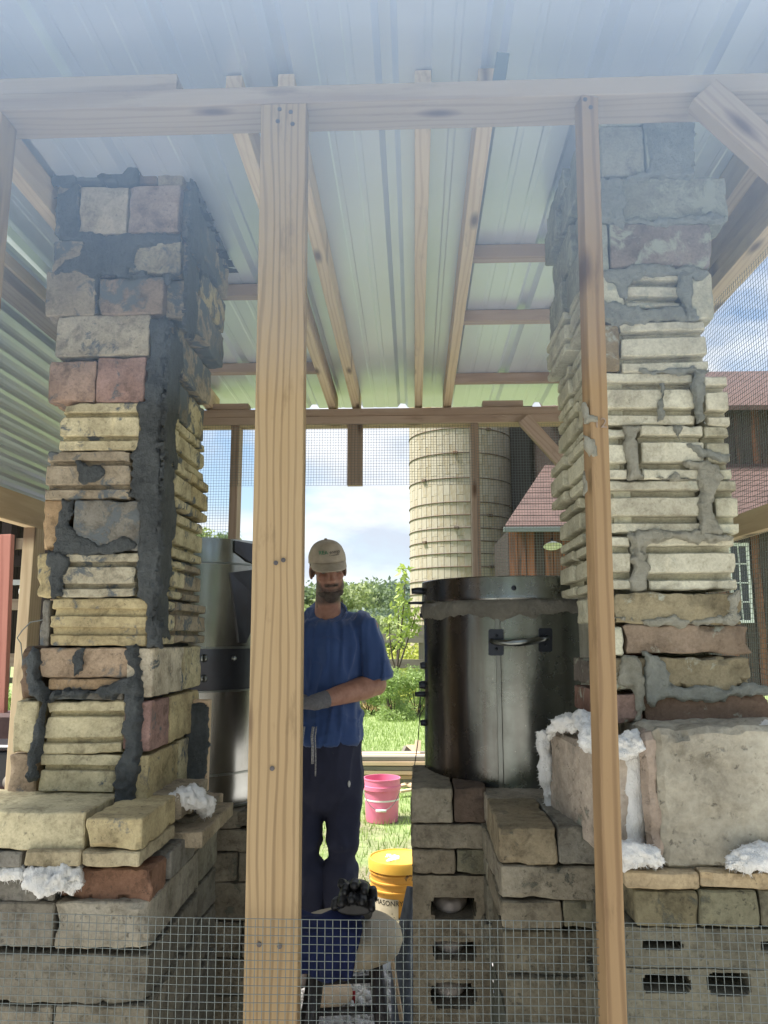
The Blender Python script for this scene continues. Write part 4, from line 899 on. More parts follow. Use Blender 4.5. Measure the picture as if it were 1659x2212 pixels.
for x0, x1, y0, y1 in ((1056, 1088, 1359, 1416), (1163, 1192, 1357, 1408)):
    pl = cyl_plate('handle_plate', [(x0+3, y0), (x1-3, y0), (x1, y0+3), (x1, y1-3), (x1-3, y1), (x0+3, y1), (x0, y1-3), (x0, y0+3)], D1, r1, .004, M_IRON, hd)
    for yy in (y0+14, y1-14):
        q = cyl_hit((x0+x1)/2, yy, D1, r1+.005); add('rivet', MB().ball(q, .004, 8, 6).mesh('rivet', True), M_IRON, hd)
q = cyl_hit(1110, 1270, D1, r1+.0052); add('vent_hole', MB().ball(q, (.007, .002, .007), 12, 6).mesh('vent_hole', True), M_IRON, dr)
q = cyl_hit(1018, 1712, D1, r1+.001); add('vent_hole', MB().ball(q, (.006, .003, .007), 12, 6).mesh('vent_hole', True), M_IRON, dr)
sx = D1[0]+r1*math.cos(math.radians(251)); sy = D1[1]+r1*math.sin(math.radians(251))
me = MB().box((-.007, -.002, zb1+.004), (.007, .004, zs1-.03), None).mesh('seam_strip', bevel=.0012)
add('seam_strip', me, M_STEEL, dr, Matrix.Translation((sx, sy, 0)) @ Matrix.Rotation(math.radians(251+90), 4, 'Z'))
for py, l, rr_ in ((1277, .045, .012), (1303, .055, .005), (1330, .02, .009), (1438, .018, .012), (1480, .022, .014), (1500, .034, .009), (1562, .018, .011), (1688, .018, .010)):
    q = PY(921, py, D1[1]-.02)
    lg = MB().tube([q+Vector((.01, 0, 0)), q+Vector((-l*.6, 0, .001)), q+Vector((-l, 0, 0))], [rr_, rr_*.85, rr_*.7], 8)
    add('latch_lug', lg.mesh('latch_lug', True), M_IRON, dr)
p_ = [PY(908, 1495, D1[1]-.02), PY(908, 1530, D1[1]-.02), PY(903, 1600, D1[1]-.02), PY(896, 1650, D1[1]-.02), PY(894, 1700, D1[1]-.02)]
add('sensor_wire', MB().tube(p_, .0014, 6).mesh('sensor_wire', True), M_IRON, dr)
M_MIRR = metal('scuffed_mirror_steel', (.40, .41, .40, 1), .17, .5, .07, (.22, .21, .19, 1), 1.0, .3)
D2 = (PY(405, 1300, 2.78).x, 2.78); r2 = .345
zt2 = PY(405, 1157, 2.435).z; zb2 = PY(405, 1756, 2.435).z
dl = thing('metal_drum', 'left tall steel drum of banded sheets, between the left chimney and the broad post', 'drum', (D2[0], D2[1], zb2))
bands = [PY(405, y, 2.435).z for y in (1157, 1213, 1400, 1496, 1682, 1756)]
for i in range(5):
    a, b = bands[i+1], bands[i]; zz = np.linspace(a+.002, b-.002, 6); dark = i == 2
    prof = [(r2-.03, a+.002)]+[(r2+(.002 if i % 2 else 0), z) for z in zz]+[(r2-.03, b-.002)]
    add('band', drum_shell(D2, r2, prof, 'band'), M_STEELD if dark else M_MIRR, dl)
    add('seam', MB().lathe([(r2-.01, a-.004), (r2+.007, a-.003), (r2+.007, a+.003), (r2-.01, a+.004)], (D2[0], D2[1], 0), 72).mesh('seam', True, .5), M_STEEL, dl)
core(dl, D2[0]-.1, D2[0]+.1, D2[1]-.1, D2[1]+.1, zb2, zt2-.01, M_IRON, 'inner_body')
cyl_plate('dark_plate', [(495, 1237), (552, 1230), (562, 1300), (548, 1345), (530, 1388), (515, 1388), (508, 1330)], D2, r2+.003, .006, M_STEELD, dl)
cyl_plate('dark_plate', [(506, 1168), (560, 1178), (560, 1222), (535, 1213), (506, 1192)], D2, r2+.003, .006, M_STEELD, dl)
for px, py, rr_ in ((441, 1422, .013), (441, 1466, .012), (505, 1422, .009)):
    q = cyl_hit(px, py, D2, r2+.004); add('round_boss', MB().ball(q, (rr_, .006, rr_), 14, 8).mesh('round_boss', True), M_STEEL, dl)
ds = thing('coated_slab', 'upright slab coated in dark mortar beside the left chimney foot', 'slab', tuple(PY(420, 1705, 2.2)))
smear_o = smear(ds, [(396, 1520), (430, 1516), (448, 1524), (452, 1600), (446, 1640), (442, 1705), (394, 1708)], 2.2, .014, M_MORT, 0, seed=60)
A, T, Bo, B2 = PY(390, 1600, 2.205), PY(420, 1512, 2.205), PY(420, 1712, 2.205), PY(449, 1600, 2.205)
add('slab', MB().box((A.x, 2.205, Bo.z), (B2.x, 2.235, T.z)).mesh('slab', bevel=.003), M_NEWW, ds)

# ------------------------------------------------------------------ the man
YM = 3.5
pm = PY(704, 1500, YM)
man = thing('person', 'man in a beige cap, blue t-shirt and dark trousers, looking down behind the broad post', 'person', (pm.x, YM, 0))
OM = Matrix.Translation((pm.x, YM, 0))
def part(name, me, mat, par=None): return add(name, me, mat, par or man, OM)
n = NT('skin'); v = n.co(rand=False)
an_ = n.t.nodes.new('ShaderNodeAttribute'); an_.attribute_name = 'stubble'; sf_ = n.math('MULTIPLY', n.math('MULTIPLY', an_.outputs['Fac'], n.math('MULTIPLY_ADD', n.noise(v, 220, 3), .9, .5)), .9, clamp=True)
M_SKIN = n.done(n.mix(sf_, n.mix(n.ramp(n.noise(v, 30, 5), [(.3, 0), (.7, 1)]), C(178, 124, 100, .62), C(206, 152, 126, .68)), (.055, .040, .032)), .55, n.bump(n.noise(v, 160, 3), .15, .001), Subsurface_Weight=.08)
def hd_tilt(p): return p
HC = Vector((.012, -.075, 1.715)); HR = Matrix.Rotation(math.radians(13.5), 4, 'X') @ Matrix.Rotation(math.radians(14), 4, 'Z') @ Matrix.Rotation(math.radians(-3), 4, 'Y')
HM = Matrix.Translation(HC) @ HR
def H(x, y, z): return HM @ Vector((x, y, z))
b = MB()
HR3 = HR.to_3x3().to_4x4()
b.ball(H(0, .018, .04), (.075, .094, .092), 24, 16, HR3)                     # skull
b.ball(H(0, -.03, -.035), (.060, .065, .085), 20, 14, HR3)                   # face
b.ball(H(0, -.052, -.098), (.036, .036, .030), 16, 10, HR3)                  # chin
for s in (-1, 1):
    b.ball(H(.040*s, -.035, -.065), (.022, .05, .042), 12, 8, HR3)           # jaw
    b.ball(H(.038*s, -.072, -.022), (.022, .020, .018), 12, 8, HR3)          # cheek
    b.ball(H(.030*s, -.079, .020), (.026, .014, .011), 12, 8, HR3)           # brow
    b.ball(H(.076*s, .015, -.012), (.010, .020, .033), 12, 8, HR3)           # ear
b.loft([(H(0, -.086, .020), .009, .010, HR3 @ Vector((0, -.3, -1))), (H(0, -.098, -.008), .010, .012, HR3 @ Vector((0, -.3, -1))), (H(0, -.113, -.034), .016, .014, HR3 @ Vector((0, 0, -1))), (H(0, -.095, -.044), .015, .012, HR3 @ Vector((0, .2, -1)))], 12)
b.ball(H(0, -.083, -.066), (.027, .012, .009), 12, 8, HR3); b.ball(H(0, -.080, -.079), (.022, .013, .009), 12, 8, HR3)
b.loft([((0, .03, 1.44), .072, .066), ((.003, .005, 1.52), .060, .062), ((.008, -.03, 1.60), .056, .060), ((.012, -.045, 1.68), .052, .056)], 20)
sh, el, wr = Vector((.178, .0, 1.475)), Vector((.222, .02, 1.205)), Vector((-.005, -.185, 1.150))
sh2, el2, wr2 = Vector((-.178, .0, 1.475)), Vector((-.235, .01, 1.20)), Vector((-.17, -.22, 1.13))
def limb(b, P, n=16):
    k = len(P); S = []
    for i, (c, r) in enumerate(P):
        ax = (Vector(P[min(i+1, k-1)][0])-Vector(P[max(i-1, 0)][0])); S.append((c, r, r*.94, ax))
    b.loft(S, n)
for a, e, w in ((sh, el, wr), (sh2, el2, wr2)):
    limb(b, [(a, .056), (a.lerp(e, .4), .053), (a.lerp(e, .85), .050), (e, .049)]); b.ball(e, .050, 12, 10)
    limb(b, [(e, .050), (e.lerp(w, .25), .056), (e.lerp(w, .6), .047), (w, .033), (w+(w-e).normalized()*.05, .030)])
b.loft([((0, .02, 1.0), .14, .10), ((0, .02, 1.2), .145, .105), ((0, .015, 1.38), .16, .11), ((0, .02, 1.47), .15, .085), ((0, .03, 1.50), .08, .06)], 20)
b.loft([((0, .01, .80), .14, .10), ((0, .02, 1.02), .14, .10)], 20)
for s in (-1, 1): limb(b, [((.085*s, .01, .86), .080), ((.080*s, -.012, .5), .056), ((.066*s, .01, .3), .050), ((.062*s, .012, .1), .040), ((.064*s, -.02, .045), .035)])
body = part('body', fused('body', b, .0055, 3), M_SKIN)
HI = HM.inverted(); at_ = body.data.attributes.new('stubble', 'FLOAT', 'POINT'); sv = []
def sst(a, b_, x): t = max(0, min(1, (x-a)/(b_-a))); return t*t*(3-2*t)
for vv_ in body.data.vertices:
    q = HI @ vv_.co; m_ = 0
    if -.17 < q.z < .03 and abs(q.x) < .1 and q.y < .03:
        edge_ = -.040-.030*sst(.058, .030, abs(q.x)); m_ = sst(edge_+.012, edge_-.014, q.z)*sst(-.165, -.14, q.z)*sst(.025, .0, q.y)
        if abs(q.x) < .022 and -.088 < q.z < -.064: m_ *= .95
        m_ = max(m_, sst(.040, .026, abs(q.x))*sst(-.046, -.054, q.z)*sst(-.072, -.062, q.z)*(q.y < -.05))
        m_ = max(m_, sst(.054, .062, abs(q.x))*sst(.03, .0, q.z)*sst(-.05, -.03, q.y)*sst(.012, -.004, q.y))
    sv.append(min(1, m_))
at_.data.foreach_set('value', sv)
# eyes, hair, beard
M_HAIR = plain('dark_brown_hair', (.058, .042, .033), .7, .5, 90, .8, .004)
for s in (-1, 1):
    part('eye', MB().ball(H(.030*s, -.079, .004), .0105, 10, 8).mesh('eye', True), plain('eye_white', (.16, .13, .11), .3, .05) if s < 0 else bpy.data.materials['eye_white'])
    part('eyebrow', MB().tube([H(.014*s, -.093, .022), H(.032*s, -.093, .027), H(.048*s, -.082, .022)], [.004, .005, .003], 8).mesh('eyebrow', True), M_HAIR)
b = MB()
for s in (-1, 1):
    b.ball(H(.036*s, -.040, -.095), (.022, .040, .022), 14, 10, HR3)
    b.ball(H(.016*s, -.094, -.060), (.016, .007, .004), 10, 8, HR3)
b.ball(H(0, -.058, -.106), (.037, .038, .032), 18, 12, HR3); b.ball(H(0, -.05, -.12), (.030, .034, .024), 14, 10, HR3)
part('beard', fused('beard', b, .005, 2, lambda p, nn: nn*.0025*mnoise.noise(p*260)), M_HAIR)
b = MB().ball(H(0, .035, .030), (.080, .090, .070), 20, 14, HR3)
for s in (-1, 1): b.ball(H(.064*s, .066, -.008), (.012, .030, .036), 12, 8, HR3)
part('hair', fused('hair', b, .006, 1, lambda p, nn: nn*.004*mnoise.noise(p*120)), M_HAIR)
# cap
M_CAP = plain('beige_cap_cotton', C(198, 184, 162, .72)[:3], .9, .12, 40, .4, .002)
def capmesh():
    V = []; F = []; nA, nB = 40, 14
    for j in range(nB+1):
        t = j/nB; th = t*math.pi*.5
        for i in range(nA):
            w = 2*math.pi*i/nA; x = .084*math.sin(th)**.85*math.cos(w); y = .014+.103*math.sin(th)**.85*math.sin(w); z = .034+.098*math.cos(th)**.9
            k = .0025*mnoise.noise(Vector((x*40, y*40, z*40)))+(.0016 if abs(((w/(math.pi/3)) % 1)-.5) > .46 else 0)
            if y < -.03: z += .006*math.sin(max(0, min(1, t*1.2))*math.pi)
            V.append(H(x*(1+k*8), y*(1+k*8), z))
    for j in range(nB):
        for i in range(nA): F.append([j*nA+i, (j+1)*nA+i, (j+1)*nA+(i+1) % nA, j*nA+(i+1) % nA])
    me = py_mesh('cap', V, F, True); return me
cap = part('cap', capmesh(), M_CAP); cap.modifiers.new('t', 'SOLIDIFY').thickness = .003
V = []; F = []
for i in range(21):
    a = math.radians(200+140*i/20); cx_, cy_ = .084*math.cos(a), .014+.103*math.sin(a)
    for j in range(8):
        t = j/7; s_ = max(0, math.sin(math.pi*i/20))**.5
        V.append(H(cx_*(1+.02*t), cy_-.066*t*s_, .040-.026*t*s_-.020*t*abs(cx_/.084)**2))
for i in range(20):
    for j in range(7): F.append([i*8+j, i*8+j+1, (i+1)*8+j+1, (i+1)*8+j])
br = part('cap_brim', py_mesh('cap_brim', V, F, True), M_CAP, cap); br.modifiers.new('t', 'SOLIDIFY').thickness = .004
part('cap_button', MB().ball(H(0, .014, .134), (.008, .008, .005), 10, 6).mesh('cap_button', True), M_CAP, cap)
def onto_cap(txt, size, x0, z0, mat):
    me = text_mesh(txt, size, .0004)
    for v in me.vertices:
        x = v.co.x+x0; z = z0+v.co.y; t = max(-1, min(1, x/.082)); zz_ = max(0, min(1, (z-.034)/.098))
        sn = max(0, 1-zz_**(2/.9))**.5; sn = sn**.85; y = .014-.1055*math.sqrt(max(0, sn*sn-t*t*.98))
        v.co = H(x, y-.004-v.co.z, z+.004)
    me.update(); part('cap_lettering', me, mat, cap)
onto_cap('REA', .022, -.026, .082, plain('green_thread', (.03, .22, .11), .8)); onto_cap('energy', .019, .026, .083, plain('dark_thread', (.03, .035, .03), .8)); onto_cap('Cooperative', .009, .022, .070, bpy.data.materials['dark_thread'])
# t-shirt
n = NT('blue_cotton'); v = n.co(rand=False); a = n.noise(v, 7, 5); b2 = n.noise(v, 500, 2)
M_TEE = n.done(n.mix(a, C(40, 70, 126, .68), C(56, 92, 152, .76)), .9, n.bump(b2, .2, .001), Sheen_Weight=.3)
b = MB()
b.loft([((0, .0, .955), .172, .135), ((0, .0, 1.02), .168, .130), ((0, .005, 1.12), .150, .118), ((0, .01, 1.25), .156, .120), ((0, .012, 1.38), .172, .124), ((0, .018, 1.46), .190, .105), ((0, .024, 1.50), .150, .086), ((0, .02, 1.525), .100, .080), ((0, .010, 1.545), .088, .080)], 32)
for i_, p_ in enumerate(b.V):
    if p_[2] > 1.49: b.V[i_] = (p_[0], p_[1], p_[2]+(p_[1]-.03)*.75*(p_[2]-1.49)/.055)
for a_, e_, s in ((sh, el, 1), (sh2, el2, -1)):
    limb(b, [(a_+Vector((-.05*s, .01, .005)), .060), (a_+Vector((-.008*s, .005, -.005)), .066), (a_.lerp(e_, .35), .067), (a_.lerp(e_, .70)+Vector((.004*s, 0, 0)), .071), (a_.lerp(e_, .92)+Vector((.008*s, 0, 0)), .076)], 20)
def folds(p, nn):
    q = Vector((p.x*16, p.y*10, p.z*3.6)); d = mnoise.noise(q)*.017+mnoise.noise(q*2.3)*.008
    w = math.exp(-((p.z-1.02)/.09)**2); d += w*.010*mnoise.noise(Vector((p.x*9, p.y*9, p.z*22)))
    d += .007*math.exp(-((p.x-.10)/.03)**2)*math.sin(p.z*38+p.x*60)*max(0, 1-abs(p.z-1.15)/.25)
    rg = 1-abs(mnoise.noise(Vector((p.x*17+3, p.y*8, p.z*3.2))))*2.2; d += .010*max(0, rg)**3
    rg = 1-abs(mnoise.noise(Vector((p.x*7+9, p.y*7, p.z*13))))*2.4; d += .007*max(0, rg)**3*(p.z > 1.3 or p.z < 1.1)
    return nn*d
tee = fused('t_shirt', b, .0085, 9, folds)
part('t_shirt', tee, M_TEE)
part('collar', MB().tube([(.088*math.cos(t), .008+.082*math.sin(t), 1.526+.058*math.sin(t)) for t in [i*math.pi/14 for i in range(29)]], .0055, 8).mesh('collar', True), M_TEE)
# trousers
n = NT('dark_navy_trousers'); v = n.co(rand=False); a = n.noise(v, 9, 6, .65); st = n.ramp(n.noise(v, 26, 5, .6), [(.66, 0), (.74, .35)])
M_TRO = n.done(n.mix(st, n.mix(a, (.012, .014, .030), (.028, .031, .062)), (.10, .10, .11)), .92, n.bump(n.noise(v, 400, 2), .2, .001))
b = MB()
b.loft([((0, .0, 1.02), .150, .118), ((0, .0, .96), .164, .128), ((0, .004, .85), .170, .135), ((0, .004, .76), .170, .13), ((0, .004, .69), .115, .09), ((0, .004, .66), .05, .05)], 28)
for s in (-1, 1):
    limb(b, [((.082*s, .0, .84), .095), ((.084*s, -.005, .70), .090), ((.080*s, -.02, .54), .077), ((.072*s, -.012, .44), .076), ((.066*s, .01, .3), .068), ((.060*s, .012, .16), .066), ((.060*s, .01, .07), .070)], 20)
def tfold(p, nn):
    q = Vector((p.x*14, p.y*14, p.z*5)); d = mnoise.noise(q)*.014+.008*max(0, 1-abs(mnoise.noise(Vector((p.x*13, p.y*9, p.z*5+4))))*2.3)**3; k = math.exp(-((p.z-.5)/.08)**2)+math.exp(-((p.z-.14)/.08)**2)
    return nn*(d+k*.009*mnoise.noise(Vector((p.x*10, p.y*10, p.z*30))))
part('trousers', fused('trousers', b, .009, 8, tfold), M_TRO)
M_LACE = plain('grey_lace', (.30, .30, .30), .9, .7, 220, .5)
for i, (x, l) in enumerate(((-.075, .26), (-.035, .15), (-.022, .20))):
    part('drawstring', MB().tube([(x, -.150, 1.04), (x-.004, -.158, 1.0), (x-.012*(i == 0), -.160, 1.04-l*.6), (x-.02*(i == 0), -.158, 1.04-l)], .006 if i < 2 else .003, 8).mesh('drawstring', True), M_LACE)
part('paint_fleck', MB().ball((.115, -.105, .80), (.006, .004, .014), 8, 6).mesh('paint_fleck', True), plain('pale_paint', (.6, .6, .58)))
for s in (-1, 1):
    bb = MB().loft([((.066*s, -.03, .0), .048, .13), ((.066*s, -.03, .03), .050, .135), ((.066*s, -.02, .07), .046, .10), ((.066*s, .01, .11), .042, .055)], 18)
    part('boot', fused('boot', bb, .008, 3), plain('brown_boot', (.06, .045, .035), .7) if s < 0 else bpy.data.materials['brown_boot'])
# gloves he wears
def glove(b, w, d, palmn, L=1.0, curl=.5, spread=.9, thumb=1):
    """fingers leave along d, palm faces palmn"""
    d = Vector(d).normalized(); pn = Vector(palmn); pn = (pn-d*pn.dot(d)).normalized(); sd_ = d.cross(pn); w = Vector(w)
    b.loft([(w-d*.02*L, .035*L, .030*L, d), (w+d*.03*L, .042*L, .024*L, d), (w+d*.08*L, .046*L, .020*L, d), (w+d*.105*L, .042*L, .016*L, d)] if abs(sd_.z) < 2 else [], 14)
    for i, (o, ln) in enumerate(((-.034, .068), (-.0115, .080), (.0115, .075), (.034, .058))):
        p = w+d*.095*L+sd_*o*L; a = d.copy(); P = [(p-d*.03*L, .0125*L), (p, .0122*L)]; ang = curl*(.8+.12*i)
        a = (a+sd_*o*2.2*spread).normalized()
        for sgm, r in ((.42, .0118), (.33, .011), (.25, .0095)):
            a = (a*math.cos(ang)+pn*math.sin(ang)).normalized(); p = p+a*ln*sgm*L; P.append((p.copy(), r*L))
        limb(b, P, 10); b.ball(P[-1][0], P[-1][1]*1.02, 8, 6)
    t0 = w+d*.025*L-sd_*.032*L*thumb; t1 = t0+(d*.5-sd_*.75*thumb+pn*.3).normalized()*.045*L; t2 = t1+(d*.9-sd_*.2*thumb+pn*.35).normalized()*.036*L
    limb(b, [(t0, .017*L), (t1, .0145*L), (t2, .011*L)], 10); b.ball(t2, .0115*L, 8, 6)
M_GLG = plain('grey_knit_glove', C(120, 120, 124, .7)[:3], .95, .2, 90, .6, .002)
for e_, w_, th in ((el, wr, 1), (el2, wr2, -1)):
    d = (w_-e_).normalized(); b = MB(); glove(b, w_+d*.035, Vector((-.95, -.3, -.02)) if th > 0 else Vector((.05, -.95, -.2)), (0, .5, -.85), 1.05, .6, .8, th)
    limb(b, [(w_-d*.035, .041), (w_-d*.01, .037), (w_+d*.035, .036)], 16)
    part('glove', fused('glove', b, .0045, 2, lambda p, nn: nn*.0016*mnoise.noise(p*110)), M_GLG)

# ------------------------------------------------------------------ stool, cloth, gloves
YS = 2.5
zs_ = PY(745, 1992, YS).z; cs = PY(748, 1990, YS).x; rs = .172
stool = thing('stool', 'round wooden stool with dark legs, under the navy cloth', 'stool', (cs, YS, 0))
b = MB().lathe([(0, zs_-.085), (rs-.03, zs_-.085), (rs-.010, zs_-.074), (rs, zs_-.046), (rs-.006, zs_-.018), (rs-.026, zs_-.003), (rs-.05, zs_), (0, zs_+.002)], (cs, YS, 0), 48)
add('seat', b.mesh('seat', True, .9), plain('cream_wood_seat', C(214, 196, 164, .75)[:3], .6, .1, 9, .2), stool)
M_LEG = plain('dark_stained_leg', (.035, .03, .028), .55, .3, 20)
fs = []
for i in range(4):
    w = math.radians(45+90*i+8); a = Vector((cs+math.cos(w)*.11, YS+math.sin(w)*.11, zs_-.05)); c_ = Vector((cs+math.cos(w)*.21, YS+math.sin(w)*.21, 0)); fs.append((a, c_))
    add('leg', MB().tube([a, a.lerp(c_, .5), c_], [.019, .021, .016], 12).mesh('leg', True), M_LEG, stool)
for i in range(4):
    for t in (.30, .62):
        a = fs[i][0].lerp(fs[i][1], t+.04*(i % 2)); c_ = fs[(i+1) % 4][0].lerp(fs[(i+1) % 4][1], t+.04*(i % 2))
        add('stretcher', MB().tube([a, c_], .011, 10).mesh('stretcher', True), M_LEG, stool)
# navy cloth: lies on the seat, hangs over the front edge
V = []; F = []; nu, nv = 44, 40
for i in range(nu+1):
    for j in range(nv+1):
        u = i/nu*2-1; s = j/nv; wid = .112+.012*s; x = u*wid-.062-.030*max(0, s-.5)*(u+1)+.012*mnoise.noise(Vector((u*2, s*4, 11)))
        yb = math.sqrt(max(.0004, (rs+.006)**2-min(x*x, (rs*.9)**2)))
        top = .17; ls = s*.262
        if ls < top: y = -yb+(top-ls)*1.0; z = zs_+.006+.055*math.exp(-((ls-.09)/.07)**2)*math.exp(-((u-.45)/.75)**2)
        else:
            dn = ls-top; k = min(1, dn/.03); y = -yb-.012*k; z = zs_+.004-dn*.98
        z += .006*mnoise.noise(Vector((u*2.5, s*6, 1)))*(1 if ls < top else .3); y += -.034*(mnoise.noise(Vector((u*3.0, s*1.6, 7)))+.45)*(1 if ls >= top else 0)*min(1, (ls-top)/.05 if ls > top else 0)
        if ls > .18: z += (.018*abs(u)**3+.03*mnoise.noise(Vector((u*1.6, 3, 2))))*(ls-.18)/.08
        V.append((cs+x, YS+y, z))
for i in range(nu):
    for j in range(nv): F.append([i*(nv+1)+j, (i+1)*(nv+1)+j, (i+1)*(nv+1)+j+1, i*(nv+1)+j+1])
cl = add('cloth', py_mesh('cloth', V, F, True), plain('navy_cloth', C(36, 50, 104, .55)[:3], .95, .25, 12, .4, .003)); cl.modifiers.new('t', 'SOLIDIFY').thickness = .006
tag(cl, 'navy blue cloth folded over the stool seat', 'cloth')
M_RUB = plain('black_rubber', (.017, .017, .018), .42, .3, 60, .4, .002)
def heap_glove(tips, palm, cuff, lbl):
    b = MB(); pc_ = PY(*palm)
    b.loft([(pc_+Vector((0, -.05, .002)), .050, .014, (0, 1, 0)), (pc_, .052, .020, (0, 1, 0)), (pc_+Vector((0, .06, 0)), .040, .022, (0, 1, 0))], 18)
    for i, (px, py, Y, r) in enumerate(tips):
        p = PY(px, py, Y); root = pc_+Vector(((p.x-pc_.x)*.80, -.012, .002)); m_ = p.lerp(root, .45)+Vector((0, 0, .018))
        limb(b, [(p, r*.93), (p.lerp(m_, .5)+Vector((0, 0, .005)), r), (m_, r*1.03), (root, r*1.02)], 14); b.ball(p, r*.95, 14, 10)
    c0 = PY(*cuff); limb(b, [(pc_, .030), (pc_.lerp(c0, .5), .038), (c0, .044)], 16)
    tag(add('work_glove', fused('work_glove', b, .0026, 2), M_RUB), lbl, 'glove')
heap_glove([(738, 1952, 2.335, .0132), (760, 1944, 2.33, .0138), (782, 1948, 2.335, .0138), (803, 1962, 2.35, .0122), (723, 1958, 2.40, .013)], (768, 1956, 2.43), (775, 1972, 2.56), 'lower black rubber work glove on the navy cloth, fingers curled forward')
heap_glove([(745, 1928, 2.36, .0132), (766, 1914, 2.36, .0142), (787, 1926, 2.365, .0136), (808, 1940, 2.38, .012), (737, 1911, 2.42, .0125)], (770, 1928, 2.455), (764, 1930, 2.57), 'upper black rubber work glove stacked on the other one on the stool')

# ------------------------------------------------------------------ buckets
def bucket(name, px, pyb, Y, dia, h, mat, lid=False):
    pass
YB1 = 4.3
q = PY(860, 1975, YB1)
yb = thing('bucket', 'yellow masonry bucket with a stained lid, behind the cinder block pier', 'bucket', (q.x, YB1, 0))
n = NT('yellow_plastic'); v = n.co(rand=False); st = n.ramp(n.noise(v, 22, 6, .6, .5), [(.62, 0), (.66, 1)])
M_YEL = n.done(n.mix(n.math('MULTIPLY', st, .8), n.mix(n.noise(v, 8, 4), C(226, 150, 22, .85), C(244, 180, 40, .9)), (.05, .035, .03)), .45)
M_YLID = plain('yellow_lid_plastic', C(246, 186, 40, .9)[:3], .45, .08, 10)
zl = PY(858, 1850, YB1).z
add('body', MB().lathe([(0, .003), (.126, .003), (.131, .01), (.143, zl-.15), (.143, zl-.148), (.150, zl-.145), (.150, zl-.139), (.144, zl-.136), (.145, zl-.108), (.151, zl-.105), (.151, zl-.099), (.145, zl-.096), (.146, zl-.070), (.152, zl-.067), (.152, zl-.060), (.146, zl-.057), (.147, zl-.03), (0, zl-.03)], (q.x, YB1, 0), 56).mesh('body', True, .5), M_YEL, yb)
add('lid', MB().lathe([(.151, zl-.052), (.156, zl-.05), (.157, zl-.012), (.153, zl), (.147, zl+.001), (.144, zl-.006), (.135, zl-.010), (0, zl-.008)], (q.x, YB1, 0), 56).mesh('lid', True, .6), M_YLID, yb)
mb = MB(); rr = random.Random(8)
for i in range(9):
    x, y = q.x-.01+rr.uniform(-.045, .03), YB1+rr.uniform(-.05, .03); a = rr.uniform(0, 3); w, d = rr.uniform(.01, .04), rr.uniform(.004, .012)
    mb.box((-w, -d, 0), (w, d, .002+.001*i), Matrix.Translation((x, y, zl-.0085)) @ Matrix.Rotation(a, 4, 'Z'))
add('torn_sticker', mb.mesh('torn_sticker'), plain('white_paper', (.8, .8, .8), .5, .1, 60), yb)
def wrap(me, c, r, ang, z):
    for v in me.vertices:
        w = ang+v.co.x/r; rr_ = r+v.co.z; v.co = Vector((c[0]+math.cos(w)*rr_, c[1]+math.sin(w)*rr_, z+v.co.y))
    me.update(); return me
zl0 = zl-.19; Lm = MB(); V = []; F = []
for i in range(17):
    for j in (0, 1): V.append((-.11+.16*i/16, -.14*j, 0))
for i in range(16): F.append([i*2, i*2+1, i*2+3, i*2+2])
lab = add('label', wrap(py_mesh('label', V, F), (q.x, YB1), .1432, math.radians(252), zl0+.02), plain('cream_label', C(214, 200, 170, .8)[:3], .6, .1, 30), yb)
M_INK = plain('black_ink', (.012, .012, .012), .6)
add('lettering', wrap(text_mesh('MASONRY', .034, .0003), (q.x, YB1), .1440, math.radians(250), zl0+.0), M_INK, lab)
mb = MB()
for i in range(4): mb.box((-.06, -.05-.016*i, 0), (.02+.01*(i % 2), -.046-.016*i, .0004))
add('fine_print', wrap(mb.mesh('fine_print'), (q.x, YB1), .1440, math.radians(252), zl0), M_INK, lab)
add('bail', MB().tube([(q.x+.155*math.cos(t), YB1-.09*math.sin(t)-.03, zl-.12-.20*math.sin(t)) for t in [math.pi*i/20 for i in range(21)]], .002, 6).mesh('bail', True), M_GALV, yb)
YB2 = PZ(826, 1782, 0).y+.13
q = PY(825, 1780, YB2); zl = PY(825, 1679, YB2).z; rt = (PY(866, 1700, YB2).x-PY(784, 1700, YB2).x)/2
pb = thing('bucket', 'pink plastic bucket with a white bail standing on the grass', 'bucket', (q.x, YB2, 0))
k_ = rt/.156
add('body', MB().lathe([(0, .004), (.130*k_, .004), (.132*k_, .012), (.143*k_, zl-.085), (.155*k_, zl-.083), (.156*k_, zl-.055), (.148*k_, zl-.053), (.149*k_, zl-.012), (.152*k_, zl-.01), (.152*k_, zl), (.144*k_, zl), (.142*k_, zl-.05), (.128*k_, .03), (0, .03)], (q.x, YB2, 0), 56).mesh('body', True, .5), plain('pink_plastic', C(236, 122, 158, .88)[:3], .4, .05, 6, .05), pb)
add('stripe', MB().lathe([(.1400*k_, zl-.162), (.1412*k_, zl-.162), (.1414*k_, zl-.150), (.1400*k_, zl-.150)], (q.x, YB2, 0), 56).mesh('stripe', True, .5), plain('white_plastic', (.75, .72, .70), .4, .05), pb)
bl = add('bail', MB().tube([(q.x+.15*k_*math.cos(t), YB2-.155*k_*math.sin(t)**.6 if 0 < t < math.pi else YB2, zl-.07-.15*math.sin(t)**1.3) for t in [math.pi*i/24 for i in range(25)]], .0025, 6).mesh('bail', True), M_GALV, pb)
add('grip', MB().tube([(q.x-.04, YB2-.158*k_, zl-.218), (q.x+.04, YB2-.158*k_, zl-.218)], .010, 10).mesh('grip', True), bpy.data.materials['white_plastic'], bl)
